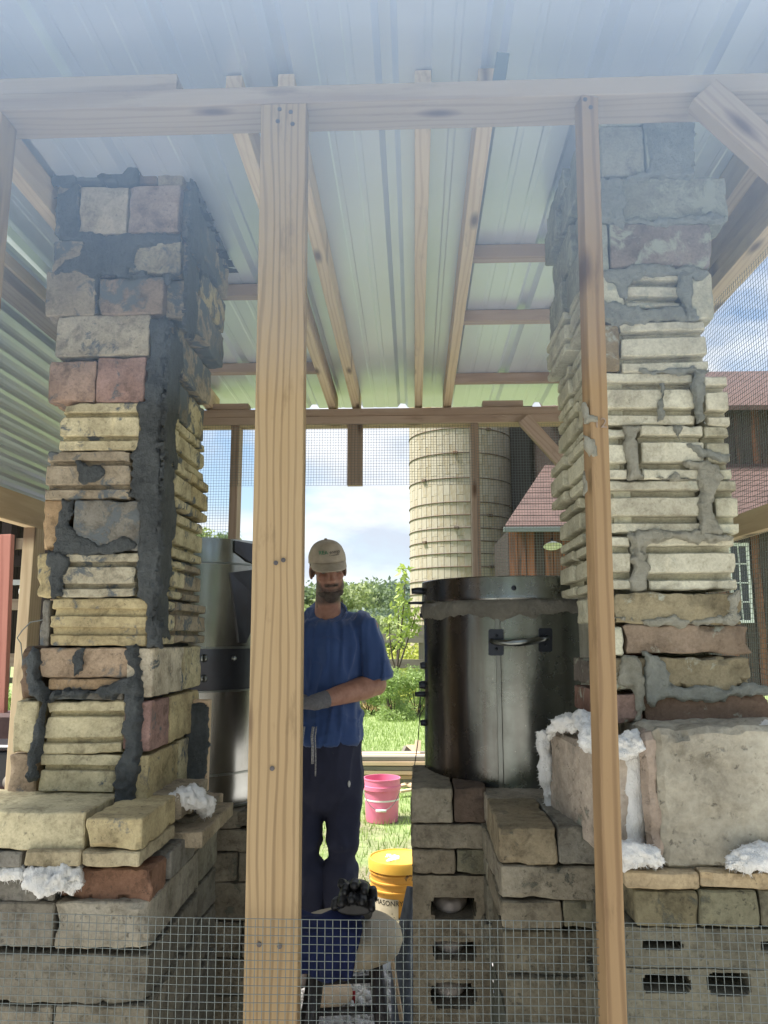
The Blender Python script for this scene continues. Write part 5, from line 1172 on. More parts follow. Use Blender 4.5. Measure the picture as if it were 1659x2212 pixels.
# blue-grey denim draped beside the cinder blocks
V = []; F = []
for i in range(17):
    for j in range(25):
        s = j/24; u = i/16*2-1; lf_ = 886-36*min(1, s*1.9)+6*max(0, s-.6); x = PY(lf_+(u+1)/2*(912-lf_), 1905+s*340+14*u*u, 2.72)
        V.append((x.x, 2.72+.07*u*u-.05*(1-s)**3+.02*mnoise.noise(Vector((u*2.5, s*5, 3))), x.z))
for i in range(16):
    for j in range(24): F.append([i*25+j, (i+1)*25+j, (i+1)*25+j+1, i*25+j+1])
dn_ = add('denim_garment', py_mesh('denim_garment', V, F, True), plain('blue_grey_denim', C(116, 124, 138, .75)[:3], .95, .35, 14, .5, .004)); dn_.modifiers.new('t', 'SOLIDIFY').thickness = .012
tag(dn_, 'dark blue-grey denim garment draped behind the cinder block pier', 'garment')

# ------------------------------------------------------------------ clutter on the floor by the stool
def plank(p0, p1, w, t, mat, label, group=None, up=(0, 0, 1)):
    o = timber('board', p0, p1, w, t, mat, None, up); return tag(o, label, 'board', group)
g = lambda px, py, z=0: PZ(px, py, z)
a, b_ = g(842, 2040, .06), g(885, 2022, .06); tag(timber('offcut', a, b_, .09, .05, M_NEWW, None), 'pale wood offcut lying beside the denim garment', 'offcut')
a, b_ = g(780, 2075, .04), g(845, 2078, .04); me = MB().box((-.10, -.06, 0), (.10, .06, .09)).mesh('white_box', bevel=.004)
tag(add('white_box', me, bpy.data.materials['white_paper'], None, Matrix.Translation(g(815, 2100, 0)+Vector((0, .05, 0))) @ Matrix.Rotation(.1, 4, 'Z')), 'white cardboard box on the gravel behind the stool', 'box')
a, b_ = g(690, 2160, .05), g(748, 2140, .05); q = add('log', MB().tube([a, a.lerp(b_, .5), b_], [.045, .047, .043], 14).mesh('log', True, .8), M_NEWW); tag(q, 'short pale log lying on the gravel under the stool', 'log')
a = g(672, 2190, 0); tag(timber('offcut', a, a+Vector((.01, .02, .17)), .05, .03, M_NEWW, None, up=(0, -1, 0)), 'short upright pine offcut standing in the gravel by the log', 'offcut')
a = g(690, 2110, .03); tag(timber('offcut', a+Vector((-.07, 0, 0)), a+Vector((.06, .03, 0)), .12, .02, M_NEWW, None), 'flat pale board scrap on the gravel under the stool', 'offcut')
a = g(740, 2170, 0); tag(add('red_tag', MB().box((-.03, -.001, 0), (.03, .001, .05)).mesh('red_tag', bevel=.0005), plain('red_print', C(190, 50, 60, .7)[:3]), None, Matrix.Translation(a+Vector((.02, 0, 0)))), 'small red printed tag in the gravel under the stool', 'tag')
a, b_ = PY(842, 2040, 2.45), PY(868, 2205, 2.5); tag(timber('stick', a, b_, .012, .008, M_NEWW, None), 'thin pale stick leaning in front of the denim garment', 'stick')

# ------------------------------------------------------------------ lumber stack and scrap pile on the lawn
Yl = PZ(850, 1700, 0).y
lst = thing('lumber_stack', 'low stack of long pale boards lying on the lawn behind the pink bucket', 'lumber', (PY(860, 1690, Yl).x, Yl, 0))
rr = random.Random(5)
for r in range(6):
    for k in range(4):
        z = .05+.042*r; x0 = PY(735, 1690, Yl).x+rr.uniform(-.1, .1); x1 = PY(960, 1690, Yl).x+rr.uniform(-.3, .2)
        timber('board', (x0, Yl+.1*k+rr.uniform(-.01, .02), z), (x1, Yl+.1*k+rr.uniform(-.03, .04), z+rr.uniform(-.003, .006)), .092, .036, M_NEWW if rr.random() < .7 else M_OLDW, lst)
for i, (x0, y0, x1, y1) in enumerate(((838, 1702, 930, 1688), (862, 1710, 930, 1700), (870, 1694, 940, 1706))):
    timber('board', PZ(x0, y0, .05), PZ(x1, y1, .05), .05, .02, M_NEWW, lst)
Yw = Yl+.55
scr = [((862, 1640), (885, 1612), .11, M_OLDW), ((870, 1612), (892, 1632), .12, M_OLDW), ((888, 1655), (888, 1600), .10, M_NEWW), ((899, 1655), (903, 1590), .06, M_NEWW), ((875, 1655), (905, 1640), .09, M_NEWW), ((905, 1625), (925, 1655), .10, M_OLDW), ((858, 1652), (880, 1640), .06, M_NEWW), ((908, 1650), (920, 1622), .08, M_NEWW)]
sp = thing('scrap_pile', 'heap of cut wood scraps on the far side of the lumber stack', 'wood pile', (PY(890, 1650, Yw).x, Yw, 0))
for i, (a, b_, w, m) in enumerate(scr):
    timber('scrap', PY(a[0], a[1]+10, Yw+.08*(i % 3)), PY(b_[0], b_[1]+10, Yw+.08*(i % 3)+.15), w, .035, m, sp, up=(.2*(i % 2), -1, .3))
add('scrap_base', MB().box((PY(860, 1650, Yw).x, Yw, 0), (PY(930, 1650, Yw).x, Yw+.3, PY(890, 1652, Yw).z)).mesh('scrap_base', bevel=.01), M_NEWW, sp)

# ------------------------------------------------------------------ foliage
def leaf_cloud(name, cl, n, size, seed, asp=.55, flat=.0):
    """cl: list of (center, radii) clumps; n leaves in all, each a small kite-shaped face"""
    q = np.random.default_rng(seed); m = len(cl); vol = np.array([r[0]*r[1]*r[2] for _, r in cl])**.75; pick = q.choice(m, n, p=vol/vol.sum())
    Cc = np.array([tuple(c) for c, _ in cl])[pick]; R = np.array([tuple(r) for _, r in cl])[pick]
    d = q.normal(size=(n, 3)); d /= np.linalg.norm(d, axis=1, keepdims=True); rad = q.random((n, 1))**.42
    P = Cc+d*R*rad*(1+.12*q.normal(size=(n, 1)))
    a = q.normal(size=(n, 3)); a[:, 2] -= .4; a /= np.linalg.norm(a, axis=1, keepdims=True); b = np.cross(a, q.normal(size=(n, 3))); b /= np.linalg.norm(b, axis=1, keepdims=True)
    s = size*q.uniform(.6, 1.4, (n, 1)); V = np.stack([P-a*s*.5, P+b*s*asp*.5, P+a*s*.6, P-b*s*asp*.5], 1)
    return arrays_mesh(name, V.reshape(-1, 3), np.arange(4*n).reshape(-1, 4))
M_BARK = plain('grey_brown_bark', C(96, 84, 72, .6)[:3], .95, .35, 6, .8, .02)
LF = [leafmat('oak_leaves', C(112, 132, 104, .75), C(148, 166, 128, .8), .3), leafmat('dark_leaves', C(106, 126, 118, .75), C(132, 150, 138, .78), .3), leafmat('lime_leaves', C(132, 150, 104, .8), C(174, 186, 132, .85), .3)]  # leaf colours greyed and paled to stand in for distance haze
def tree(px, Y, top, w, label, mat, seed, base=None, group='trees along the wooded hill'):
    x = PY(px, 1300, Y).x; h = PY(px, top, Y).z; q = random.Random(seed); z0 = base or 0
    t = thing('tree', label, 'tree', (x, Y, z0), 0, group); H_ = h-z0
    cl = []
    for i in range(26):
        f = q.random()**.8; z = z0+H_*(.22+.72*f); rad = w*(1-.75*abs(f-.35)**1.3)*.62; an = q.uniform(0, 6.28); rr_ = rad*q.random()**.5
        s = w*q.uniform(.16, .30); cl.append(((x+math.cos(an)*rr_, Y+math.sin(an)*rr_, z), (s, s, s*.75)))
    cl.append(((x, Y, h-.12*H_), (w*.2, w*.2, .12*H_)))
    add('crown', leaf_cloud('crown', cl, 3800, Y*.0052, seed), mat, t)
    b = MB().tube([(x, Y, z0-.3), (x+.1, Y, z0+H_*.4), (x, Y, z0+H_*.85)], [w*.05, w*.035, w*.01], 8)
    for i in range(4):
        c_ = cl[i*5][0]; b.tube([(x, Y, z0+H_*(.25+.1*i)), c_], [w*.02, w*.008], 6)
    add('trunk', b.mesh('trunk', True), M_BARK, t)
tl = [(738, 62, 1256, 5, 'tree with a rounded pale crown directly right of the man\'s neck', 2), (768, 70, 1264, 5.5, 'second rounded green tree right of the man', 0), (800, 74, 1266, 6, 'tall green tree at the middle of the wooded skyline', 0), (832, 90, 1262, 7, 'bluish dark tree on the skyline left of the young sapling', 1), (856, 96, 1258, 7, 'dark tree on the skyline behind the young sapling', 1), (884, 88, 1272, 5, 'dark tree at the left edge of the silo', 1),
      (815, 48, 1335, 3.2, 'low lime-green tree in front of the wooded skyline', 2), (752, 52, 1330, 3.5, 'low dark shrub-like tree beside the man\'s shoulder', 1), (780, 58, 1322, 4, 'low green tree in the notch of the skyline', 0), (850, 56, 1335, 4, 'low dark green tree behind the fence near the sapling', 1),
      (440, 40, 1136, 2.6, 'tree top showing above the left metal drum', 2), (480, 48, 1150, 3, 'faint tree top right of the first one above the left drum', 0), (700, 66, 1285, 5, 'green tree behind the man\'s head', 0), (905, 80, 1285, 5, 'dark tree hidden mostly by the silo', 1), (560, 60, 1240, 5, 'green tree behind the broad post', 0), (640, 64, 1265, 5, 'green tree between the broad post and the man', 0)]
for i, a in enumerate(tl): tree(a[0], a[1], a[2], a[3], a[4], LF[a[5]], 20+i)
me = MB(); V = []; F = []
for i in range(61):
    x = -70+2.4*i
    for j in range(8):
        y = 100+j*14; V.append((x, y, (1-math.cos(min(1, j/5)*math.pi))*.5*(6.5+3*mnoise.noise(Vector((x*.02, 3, 0))))-.3))
for i in range(60):
    for j in range(7): F.append([i*8+j, (i+1)*8+j, (i+1)*8+j+1, i*8+j+1])
hill = py_mesh('hill', V, F, True)
add('hill', hill, plain('hill_turf', C(70, 96, 60, .6)[:3], .95, .3, .2), kind='structure')
cl = []; q_ = random.Random(9)
for i in range(150):
    x = q_.uniform(-55, 40); y = q_.uniform(104, 122); s = q_.uniform(2.0, 3.4); cl.append(((x, y, q_.uniform(.5, 6.5)), (s, s, s*1.1)))
add('distant_wood', leaf_cloud('distant_wood', cl, 30000, .75, 77), LF[1], kind='stuff')
cl = []; q_ = random.Random(19)
for i in range(70):
    x = q_.uniform(-22, 22); y = q_.uniform(-19, -13); s_ = q_.uniform(1.4, 2.4); cl.append(((x, y, q_.uniform(.3, 4.5)), (s_, s_, s_)))
add('distant_wood', leaf_cloud('distant_wood', cl, 22000, .45, 87), LF[0], kind='stuff')  # unseen tree mass behind the camera, added to darken and tint reflections
# weeds beyond the lawn
M_WEED = leafmat('weed_leaves', C(122, 152, 84, .85), C(180, 200, 128, .9), 1.5); M_WEEDY = leafmat('yellow_weed_leaves', C(130, 150, 50, .85), C(205, 205, 96, .9), 1.5)
cl = []; q_ = random.Random(10)
for i in range(110):
    x = q_.uniform(-7, 3.2); y = q_.uniform(15.6, 19.5); s = q_.uniform(.3, .5); cl.append(((x, y, q_.uniform(.1, .85)), (s, s, s*1.2)))
add('weed_thicket', leaf_cloud('weed_thicket', cl, 26000, .10, 78, .4), M_WEEDY, kind='stuff')
def shrub(px, Y, top, w, n, lf, label, mat, seed):
    x = PY(px, 1450, Y).x; h = PY(px, top, Y).z; q = random.Random(seed); t = thing('shrub', label, 'shrub', (x, Y, 0)); cl = []
    for i in range(16):
        z = h*q.random(); r = w*(1-.6*z/h); an = q.uniform(0, 6.28); cl.append(((x+math.cos(an)*r*.6, Y+math.sin(an)*r*.6, z*.92), (w*.33, w*.33, h*.16)))
    add('foliage', leaf_cloud('foliage', cl, n, lf, seed, .28), mat, t)
    b = MB()
    for i in range(8): b.tube([(x+q.uniform(-.06, .06), Y, 0), cl[i][0]], [.012, .004], 5)
    add('stem', b.mesh('stem'), M_BARK, t)
shrub(848, 13.4, 1432, .5, 6000, .055, 'feathery pale green weed bush at the far edge of the lawn', M_WEED, 41)
shrub(900, 13.8, 1440, .55, 4500, .06, 'leafy green weed bush below the fence post by the silo', M_WEED, 42)
shrub(795, 14.2, 1460, .6, 4500, .06, 'low green weed bush just right of the man\'s elbow', M_WEED, 43)
shrub(700, 14.0, 1450, .8, 4500, .06, 'green weed bush behind the man', M_WEED, 44)
# dry clippings heap
add('dry_clippings', leaf_cloud('dry_clippings', [(tuple(PZ(848, 1528, .06)), (.75, .4, .10)), (tuple(PZ(890, 1532, .05)), (.6, .3, .08))], 2600, .12, 79, .12), plain('straw', C(196, 170, 118, .8)[:3], .9, .3, 30), kind='stuff')
# young tree
Yt = 14.0
yt = thing('sapling', 'slender young tree with yellow-green leaves in front of the silo', 'tree', (PY(858, 1500, Yt).x, Yt, 0))
b0 = PY(857, 1450, Yt)
stems = [[(857, 1455), (864, 1385), (872, 1305), (877, 1228)], [(857, 1455), (870, 1415), (888, 1362), (903, 1310)], [(857, 1455), (848, 1425), (842, 1380), (842, 1342)], [(857, 1455), (859, 1395), (860, 1345), (862, 1300)]]
b = MB(); cl = []
for i, st in enumerate(stems):
    P = [Vector((b0.x, Yt, 0))]+[PY(x, y, Yt+.15*i-.2) for x, y in st]; b.tube(P, [.026, .021, .016, .011, .005], 6)
    for k in range(26):
        t = 1-(.52 if i == 0 else .30)*((k*.618) % 1); j = min(len(P)-2, int(t*(len(P)-1))); p = P[j].lerp(P[j+1], t*(len(P)-1)-j)
        if i == 0 or k % (2 if i == 1 else 6) == 0: cl.append((tuple(p+Vector((math.sin(k*2.4)*.07, math.cos(k*1.9)*.08, 0))), (.13, .13, .11)))
add('trunk', b.mesh('trunk', True), M_BARK, yt)
add('crown', leaf_cloud('crown', cl, 330, .12, 61, .42), leafmat('sapling_leaves', C(120, 150, 66, .8), C(190, 202, 112, .88), 1.2), yt)

# ------------------------------------------------------------------ rail fence
Yf = 15.0
fe = thing('rail_fence', 'weathered two-rail wooden fence behind the weeds', 'fence', (PY(860, 1430, Yf).x, Yf, 0))
for py in (1379, 1434): 
    z = PY(850, py, Yf).z; timber('rail', (-6.5, Yf, z+.03), (PY(915, py, Yf).x, Yf, z), .04, .17, M_OLDW, fe)
for px in (914, 790, 660): x = PY(px, 1400, Yf).x; timber('post', (x, Yf+.1, 0), (x, Yf+.1, PY(px, 1350 if px > 900 else 1372, Yf).z), .17, .12, M_OLDW, fe, up=(0, -1, 0))

# ------------------------------------------------------------------ silo of concrete staves
SY = 30.0; sc = PY(996, 1200, SY); SR = (PY(1105, 1200, SY).x-PY(887, 1200, SY).x)/2
silo = thing('silo', 'tall tan stave silo with iron hoops and worn whitewash', 'silo', (sc.x, SY, 0))
n = NT('worn_whitewash_staves'); v = n.co(rand=False); a = n.noise(v, 1.1, 8, .7, .6); b2 = n.noise(n.co((1, 1, .25), False), 4, 6, .65)
sz = n.t.nodes.new('ShaderNodeSeparateXYZ'); n.put(sz.inputs[0], v)
low = n.math('MULTIPLY_ADD', sz.outputs[2], -.02, .12)
wm = n.ramp(n.math('ADD', n.math('ADD', n.math('MULTIPLY', a, .55), n.math('MULTIPLY', b2, .35)), n.math('ADD', low, n.math('MULTIPLY', n.oi.outputs['Random'], .05))), [(.485, 0), (.60, 1)])
tan_ = n.mix(n.oi.outputs['Random'], C(190, 164, 112, .52), C(196, 172, 124, .55))
M_STAVE = n.done(n.mix(n.math('MULTIPLY', wm, .8), tan_, C(220, 212, 196, .58)), .9, n.bump(b2, .4, .02))
ncol, sh_, topz = 50, .765, 13.0; dw = 2*math.pi/ncol; wv = SR*dw
smesh = MB().box((-.03, -wv/2+.006, .004), (.03, wv/2-.006, sh_-.006)).mesh('stave', bevel=.006)
rest = MB(); cnt = 0
face = math.atan2(-SY, -sc.x)
for i in range(ncol):
    w = i*dw; dd = abs((w-face+math.pi) % (2*math.pi)-math.pi)
    for r in range(-1, 18):
        z = r*sh_+(sh_/2 if i % 2 else 0)
        if z < -.5: continue
        M = Matrix.Translation((sc.x+SR*math.cos(w), SY+SR*math.sin(w), z)) @ Matrix.Rotation(w, 4, 'Z')
        if dd < 1.45 and z < 9.9 and cnt < 298: add('stave', smesh, M_STAVE, silo, M); cnt += 1
        else: rest.box((-.03, -wv/2+.006, .004), (.03, wv/2-.006, sh_-.006), M)
o = add('stave_wall', rest.mesh('stave_wall'), M_STAVE, silo); o['kind'] = 'stuff'
add('inner_wall', MB().lathe([(SR-.02, 0), (SR-.02, 13.2), (0, 13.9)], (sc.x, SY, 0), 60).mesh('inner_wall', True), plain('stave_joint', (.46, .40, .29), .9), silo)
M_HOOP = metal('rusty_hoop', (.13, .10, .08, 1), .7, .4, .1, (.2, .11, .06, 1), .3)
hz = [PY(996, y, SY-SR).z for y in (1397, 1367, 1338, 1310, 1281, 1253, 1224, 1195, 1168, 1140, 1112, 1084, 1032, 978, 925)]
for k, z in enumerate(hz):
    add('hoop', MB().tube([(sc.x+(SR+.045)*math.cos(t), SY+(SR+.045)*math.sin(t), z) for t in [2*math.pi*i/72 for i in range(73)]], .020, 5, False).mesh('hoop', True), M_HOOP, silo)
    w = math.radians(225+37*(k*5 % 4)); add('hoop_lug', MB().box((-.04, -.09, -.05), (.06, .09, .05), Matrix.Translation((sc.x+(SR+.06)*math.cos(w), SY+(SR+.06)*math.sin(w), z)) @ Matrix.Rotation(w, 4, 'Z')).mesh('hoop_lug', bevel=.01), M_HOOP, silo)
chx0, chx1 = PY(1101, 1000, SY-.3).x, PY(1154, 1000, SY-.3).x; Mc = wood('grey_silo_boards', C(120, 118, 120, .55), C(62, 62, 66, .55), 6, .6, False)
for i in range(5):
    a = chx0+(chx1-chx0)*i/5; timber('chute_board', ((a+(chx1-chx0)/10), SY-.3+.02*(i % 2), 0), ((a+(chx1-chx0)/10), SY-.3+.02*(i % 2), 13), (chx1-chx0)/5-.01, .04, Mc, silo, up=(0, -1, 0))
add('chute', MB().box((chx0, SY-.25, 0), (chx1, SY+1.0, 13)).mesh('chute'), M_DARKW, silo)

# ------------------------------------------------------------------ barn
BY = 22.0
bx0, bx1 = PY(1099, 1200, BY).x, PY(1800, 1200, BY).x; ez = PY(1150, 1140, BY).z
barn = thing('barn', 'old board barn with reddish roofs and dark weathered orange boards', 'barn', ((bx0+bx1)/2, BY+3, 0))
n = NT('weathered_barn_boards'); v = n.co((7, 7, .45)); a = n.noise(v, 1.4, 6, .65); b2 = n.noise(n.co((20, 20, .8)), 3, 5); kn = n.ramp(n.vor(n.co((3, 3, 1.2)), 1.3), [(.05, 1), (.16, 0)])
c = n.mix(n.ramp(n.math('ADD', n.math('MULTIPLY', a, .8), n.math('MULTIPLY', n.oi.outputs['Random'], .3)), [(.52, 0), (.74, 1)]), n.mix(b2, C(58, 48, 46, .6), C(112, 100, 96, .6)), n.mix(b2, C(140, 82, 62, .6), C(190, 128, 90, .65)))
gz = n.t.nodes.new('ShaderNodeSeparateXYZ'); n.put(gz.inputs[0], n.tc.outputs['Object'])
M_BARN = n.done(n.mix(n.math('MULTIPLY', kn, .7), c, (.03, .02, .02)), .9, n.bump(b2, .4, .02))
M_BROOF = plain('faded_red_roofing', C(134, 104, 96, .44)[:3], .8, .22, 2.5, .3, .02)
pw = (bx1-bx0)/36; pm_ = MB().box((-.02, -pw/2+.008, 0), (.02, pw/2-.008, ez-.02)).mesh('wall_board', bevel=.006)
wx0, wx1 = PY(1577, 1250, BY).x, PY(1615, 1250, BY).x; wz0, wz1 = PY(1595, 1342, BY).z, PY(1595, 1178, BY).z
for i in range(36):
    x = bx0+pw*(i+.5)
    add('wall_board', pm_, M_BARN, barn, Matrix.Translation((x, BY+.012*(i % 3), 0)) @ Matrix.Rotation(-math.pi/2, 4, 'Z'))
add('inner_wall', MB().box((bx0, BY+.05, 0), (bx1, BY+3.9, ez-.05)).mesh('inner_wall'), M_DARKW, barn)
ry = 25.2; rz = PY(1300, 1004, ry).z; rxl = PY(1177, 1009, ry).x
roof = py_mesh('lean_to_roof', [(bx0-.15, BY-.55, ez-.0), (bx1, BY-.55, ez), (bx1, ry, rz), (rxl, ry, rz), (bx0-.15, BY-.55, ez-.12), (bx1, BY-.55, ez-.12), (bx1, ry, rz-.12), (rxl, ry, rz-.12)], [[0, 1, 2, 3], [7, 6, 5, 4], [4, 5, 1, 0], [7, 4, 0, 3]])
add('roof', roof, M_BROOF, barn); rn = MB()
for i in range(11):
    t = (i+.5)/11; y = BY-.55+(ry-BY+.55)*t; z = ez+(rz-ez)*t; rn.box((bx0-.1+(rxl-bx0)*t, y-.012, z-.006), (bx1, y+.012, z+.010))
add('roof_course', rn.mesh('roof_course'), M_BROOF, barn)
add('gutter', MB().box((bx0-.2, BY-.63, ez-.20), (bx1, BY-.555, ez-.06)).mesh('gutter', bevel=.01), M_GALV, barn)
ux0 = PY(1190, 950, ry).x; ux1 = PY(1830, 900, ry).x; uz = PY(1500, 880, ry).z
uw = (ux1-ux0)/34; um = MB().box((-.02, -uw/2+.008, 0), (.02, uw/2-.008, uz-rz+.6)).mesh('wall_board', bevel=.006)
for i in range(34): add('wall_board', um, M_BARN, barn, Matrix.Translation((ux0+uw*(i+.5), ry+.012*(i % 3), rz-.5)) @ Matrix.Rotation(-math.pi/2, 4, 'Z'))
add('inner_wall', MB().box((ux0, ry+.05, 0), (ux1, ry+6, uz)).mesh('inner_wall'), M_DARKW, barn)
uy = 28.2; uzr = PY(1600, 802, uy).z
roof = py_mesh('upper_roof', [(ux0-.3, ry-.6, uz-.12), (ux1, ry-.6, uz-.12), (ux1, uy, uzr), (ux0-.3, uy, uzr), (ux0-.3, ry-.6, uz-.28), (ux1, ry-.6, uz-.28), (ux1, uy, uzr-.16), (ux0-.3, uy, uzr-.16)], [[0, 1, 2, 3], [7, 6, 5, 4], [4, 5, 1, 0], [7, 4, 0, 3]])
add('roof', roof, M_BROOF, barn)
M_WHITE = plain('white_paint', (.72, .73, .74), .5, .08)
M_GLASS = NT('dim_window_glass').done((.03, .035, .04), .08)
wf = MB(); W_x, H_z = wx1-wx0, wz1-wz0
for (a, b_, c_, d_) in [(-.05, 0, .03, H_z), (W_x-.03, 0, W_x+.05, H_z), (-.05, -.05, W_x+.05, .03), (-.05, H_z-.03, W_x+.05, H_z+.06), (W_x/2-.015, 0, W_x/2+.015, H_z)]+[(0, H_z*k/4-.015, W_x, H_z*k/4+.015) for k in (1, 2, 3)]:
    wf.box((wx0+a, BY-.10-(.004 if a < 0 else 0), wz0+b_), (wx0+c_, BY-.03, wz0+d_))
wi = add('window', wf.mesh('window'), M_WHITE, barn)
add('pane', MB().box((wx0, BY-.07, wz0), (wx1, BY-.035, wz1)).mesh('pane'), M_GLASS, wi)
def yard_lamp(p, r, label, aim):
    t = thing('yard_lamp', label, 'lamp', tuple(p)); M = Matrix.Translation(p) @ Vector(aim).to_track_quat('Z', 'Y').to_matrix().to_4x4()
    s_ = add('lamp_shade', MB().lathe([(0, -r*.55), (r*.3, -r*.5), (r*.75, -r*.2), (r, 0), (r*.95, .004), (r*.7, -r*.17), (r*.28, -r*.42), (0, -r*.46)], (0, 0, 0), 28).mesh('lamp_shade', True), M_WHITE, t, M)
    add('bulb', MB().ball((0, 0, -r*.15), (r*.28, r*.28, r*.36), 12, 8).mesh('bulb', True), plain('frosted_bulb', (.7, .68, .62), .3, .02) if 'frosted_bulb' not in bpy.data.materials else bpy.data.materials['frosted_bulb'], s_, M)
    add('arm', MB().tube([M @ Vector((0, 0, -r*.5)), M @ Vector((0, 0, -r*.9)), M @ Vector((0, 0, -r*.9))+Vector((0, r*1.4, 0))], r*.10, 8).mesh('arm', True), M_IRON, t)
yard_lamp(PY(1194, 1180, BY-.35), .26, 'pale dished lamp under the barn eave right of the silo', (0, -.35, -1))

# ------------------------------------------------------------------ dark shed, fence and things at the far left
s5 = PY(50, 1300, 6.2); 
shd = thing('open_shed', 'dark open-sided wooden shed at the far left, behind the left chimney', 'shed', (s5.x-.6, 6.8, 0))
zl_ = PY(50, 1446, 6.2).z; zu_ = PY(50, 1165, 6.2).z
for i in range(14):
    x = s5.x-1.9+.2*i; timber('wall_board', (x, 7.6, zl_), (x, 7.6, zu_+.55), .192, .02, M_DARKW, shd, up=(0, -1, 0))
for py, w in ((1172, .10), (1210, .10), (1305, .10), (1428, .12)):
    z = PY(50, py, 6.8).z; timber('beam', (s5.x-2.4, 6.9+.15*(w > .1), z), (s5.x+.9, 6.9+.15*(w > .1), z), .05, w, M_PURL if py != 1210 else M_DARKW, shd)
for px in (8, 92): x = PY(px, 1300, 6.6).x; timber('post', (x, 6.6, 0), (x, 6.6, zu_+.55), .09, .09, M_DARKW, shd, up=(0, -1, 0))
timber('roof_edge', (s5.x-2.4, 7.1, PY(50, 1258, 7.1).z), (s5.x+.9, 7.1, PY(50, 1258, 7.1).z), .02, .05, M_WHITE, shd)
add('roof', MB().box((s5.x-2.6, 6.2, zu_+.55), (s5.x+.35, 8.0, zu_+.62)).mesh('roof'), M_DARKW, shd)
q = PY(62, 1278, 5.6); yard_lamp(q, .062*1.1, 'pale round dish lamp hanging by the yellow stud at far left', (.5, -1, -.1))
qa = PY(14, 1155, 3.1); qb = PY(2, 1452, 3.1); 
d = (qb-qa); qc = qa+d*(qa.z/(qa.z-qb.z))
tag(timber('red_board', qa, qc, .055, .03, M_REDW, None, up=(0, -1, 0)), 'leaning red-stained board at the far left edge', 'board')
Yp_ = 10.5
pf = thing('picket_fence', 'grey picket fence with sunlit grass behind it at the far left', 'fence', (PY(25, 1500, Yp_).x, Yp_, 0))
for i in range(26):
    x = PY(-40, 1500, Yp_).x+i*.115; timber('picket', (x, Yp_, .0), (x, Yp_, PY(20, 1448, Yp_).z+.15), .06, .02, M_OLDW, pf, up=(0, -1, 0))
timber('rail', (PY(-40, 1500, Yp_).x, Yp_+.04, PY(20, 1470, Yp_).z), (PY(150, 1500, Yp_).x, Yp_+.04, PY(20, 1470, Yp_).z), .04, .08, M_OLDW, pf)
shrub(10, 9.6, 1490, .35, 1600, .06, 'tuft of tall grass in front of the picket fence', M_WEED, 46)
# bench with tools
zb_ = PY(10, 1718, 2.7).z; xb0, xb1 = PY(-160, 1718, 2.7).x, PY(60, 1718, 2.7).x
be = thing('bench', 'low plank bench with pinkish top at the far left edge', 'bench', ((xb0+xb1)/2, 2.75, 0))
timber('top', (xb0, 2.78, zb_), (xb1, 2.78, zb_), .24, .03, M_REDW, be)
for x in (xb0+.06, xb1-.05): timber('leg', (x, 2.78, 0), (x, 2.78, zb_-.016), .05, .18, M_OLDW, be, up=(0, -1, 0))
w_ = PY(46, 1640, 2.72).x; z0_ = zb_+.016
tb = MB().box((w_-.32, 2.70, z0_), (w_, 2.86, z0_+.13)).mesh('tool_box', bevel=.012, seg=3); tbo = add('tool_box', tb, plain('black_plastic', (.012, .013, .016), .4, .3)); tag(tbo, 'black tool case on the plank bench at the far left', 'tool box')
lidm = MB().box((w_-.325, 2.695, z0_+.131), (w_+.004, 2.866, z0_+.15)).mesh('lid', bevel=.006); add('lid', lidm, bpy.data.materials['black_plastic'], tbo)
q = PY(44, 1600, 2.76)
tm = add('tape_measure', MB().box((w_-.035, 2.73, z0_+.1505), (w_+.0, 2.77, z0_+.205)).mesh('tape_measure', bevel=.010, seg=3), plain('yellow_case', C(236, 196, 30, .85)[:3], .4, .05)); tag(tm, 'small yellow tape measure on the black tool case', 'tape measure')
add('tape_hook', MB().box((w_+.001, 2.745, z0_+.152), (w_+.008, 2.757, z0_+.166)).mesh('tape_hook', bevel=.001), M_GALV, tm)
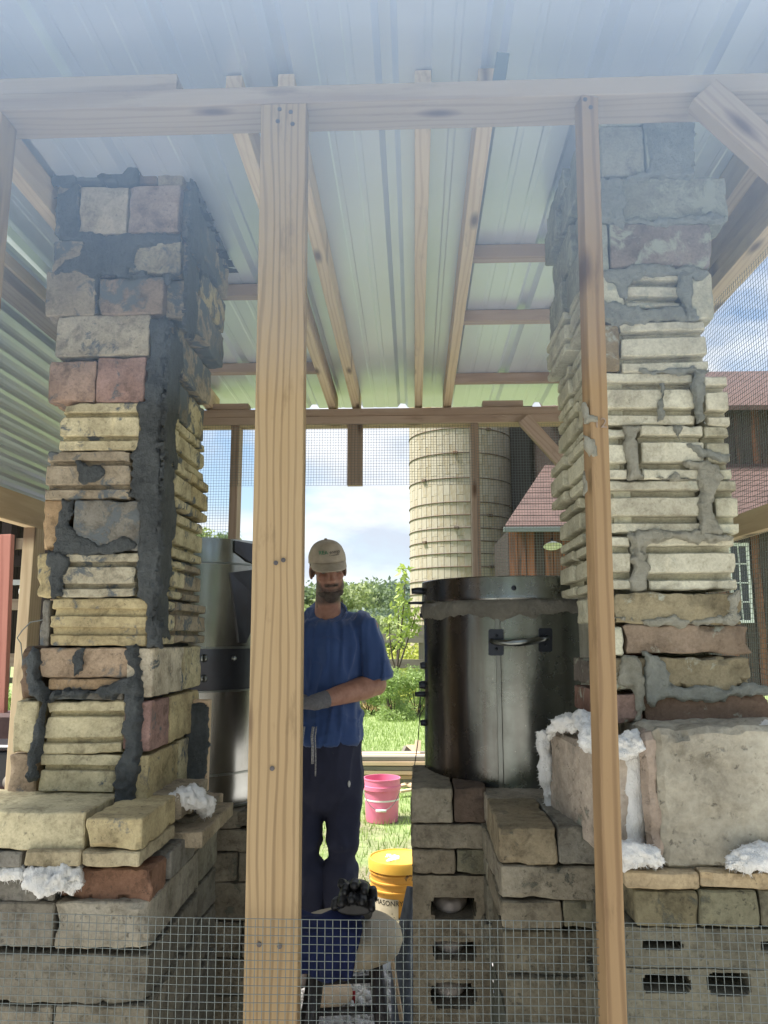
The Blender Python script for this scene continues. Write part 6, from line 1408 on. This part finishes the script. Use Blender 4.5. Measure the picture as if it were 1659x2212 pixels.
me = fused('stone', MB().ball((0, 0, .035), (.05, .04, .035), 14, 10), .008, 1, lambda p, nn: nn*.006*mnoise.noise(p*30))
tag(add('stone', me, M_CONC, None, Matrix.Translation((PY(22, 1700, 2.64).x, 2.69, zb_+.016)), (*C(150, 145, 138, .6)[:3], .1)), 'grey stone on the bench in front of the tool case', 'stone')
zz = PY(40, 1580, 3.0); me = MB().box((zz.x-.15, 3.0, 0), (zz.x+.04, 3.2, PY(40, 1545, 3.0).z)).mesh('grey_crate', bevel=.008)
tag(add('crate', me, plain('brown_crate', C(92, 66, 64, .6)[:3], .8, .3, 12)), 'brown crate behind the black tool case', 'crate')
# a loose wire from the left chimney
q = [PY(108, 1334, 1.95), PY(88, 1340, 1.95), PY(66, 1344, 1.95), PY(48, 1362, 1.95), PY(37, 1378, 1.95), PY(45, 1390, 1.95), PY(48, 1420, 1.95), PY(50, 1450, 1.95), PY(52, 1470, 1.95)]
add('loose_wire', MB().tube(q, .0015, 6).mesh('loose_wire', True), M_GALV, lp)

# ------------------------------------------------------------------ thin bluish veil, an even volume box under the front edge of the roof
n = NT('thin_bluish_veil'); n.t.nodes.remove(n.b); pv = n.t.nodes.new('ShaderNodeVolumePrincipled')
pv.inputs['Color'].default_value = (.44, .63, .93, 1); pv.inputs['Density'].default_value = .35; pv.inputs['Anisotropy'].default_value = .0
n.t.links.new(pv.outputs[0], n.out.inputs['Volume'])
add('roof_edge_veil', MB().box((-1.34, .34, 1.86), (1.34, 1.452, 2.63)).mesh('roof_edge_veil'), n.mat, kind='stuff')

# things of one kind that stand about the place share a group
for o in list(col.objects):
    g_ = {'chimney': 'brick chimneys under the shelter roof', 'drum': 'steel drums behind the chimneys', 'bucket': 'buckets behind the shelter', 'insulation': 'pieces of white ceramic wool', 'glove': 'black work gloves on the stool', 'pier': 'brick and block piers', 'offcut': 'wood offcuts on the gravel', 'shrub': 'weed bushes along the lawn', 'lamp': 'dished yard lamps'}.get(o.get('category'))
    if g_ and not o.get('group'): o['group'] = g_
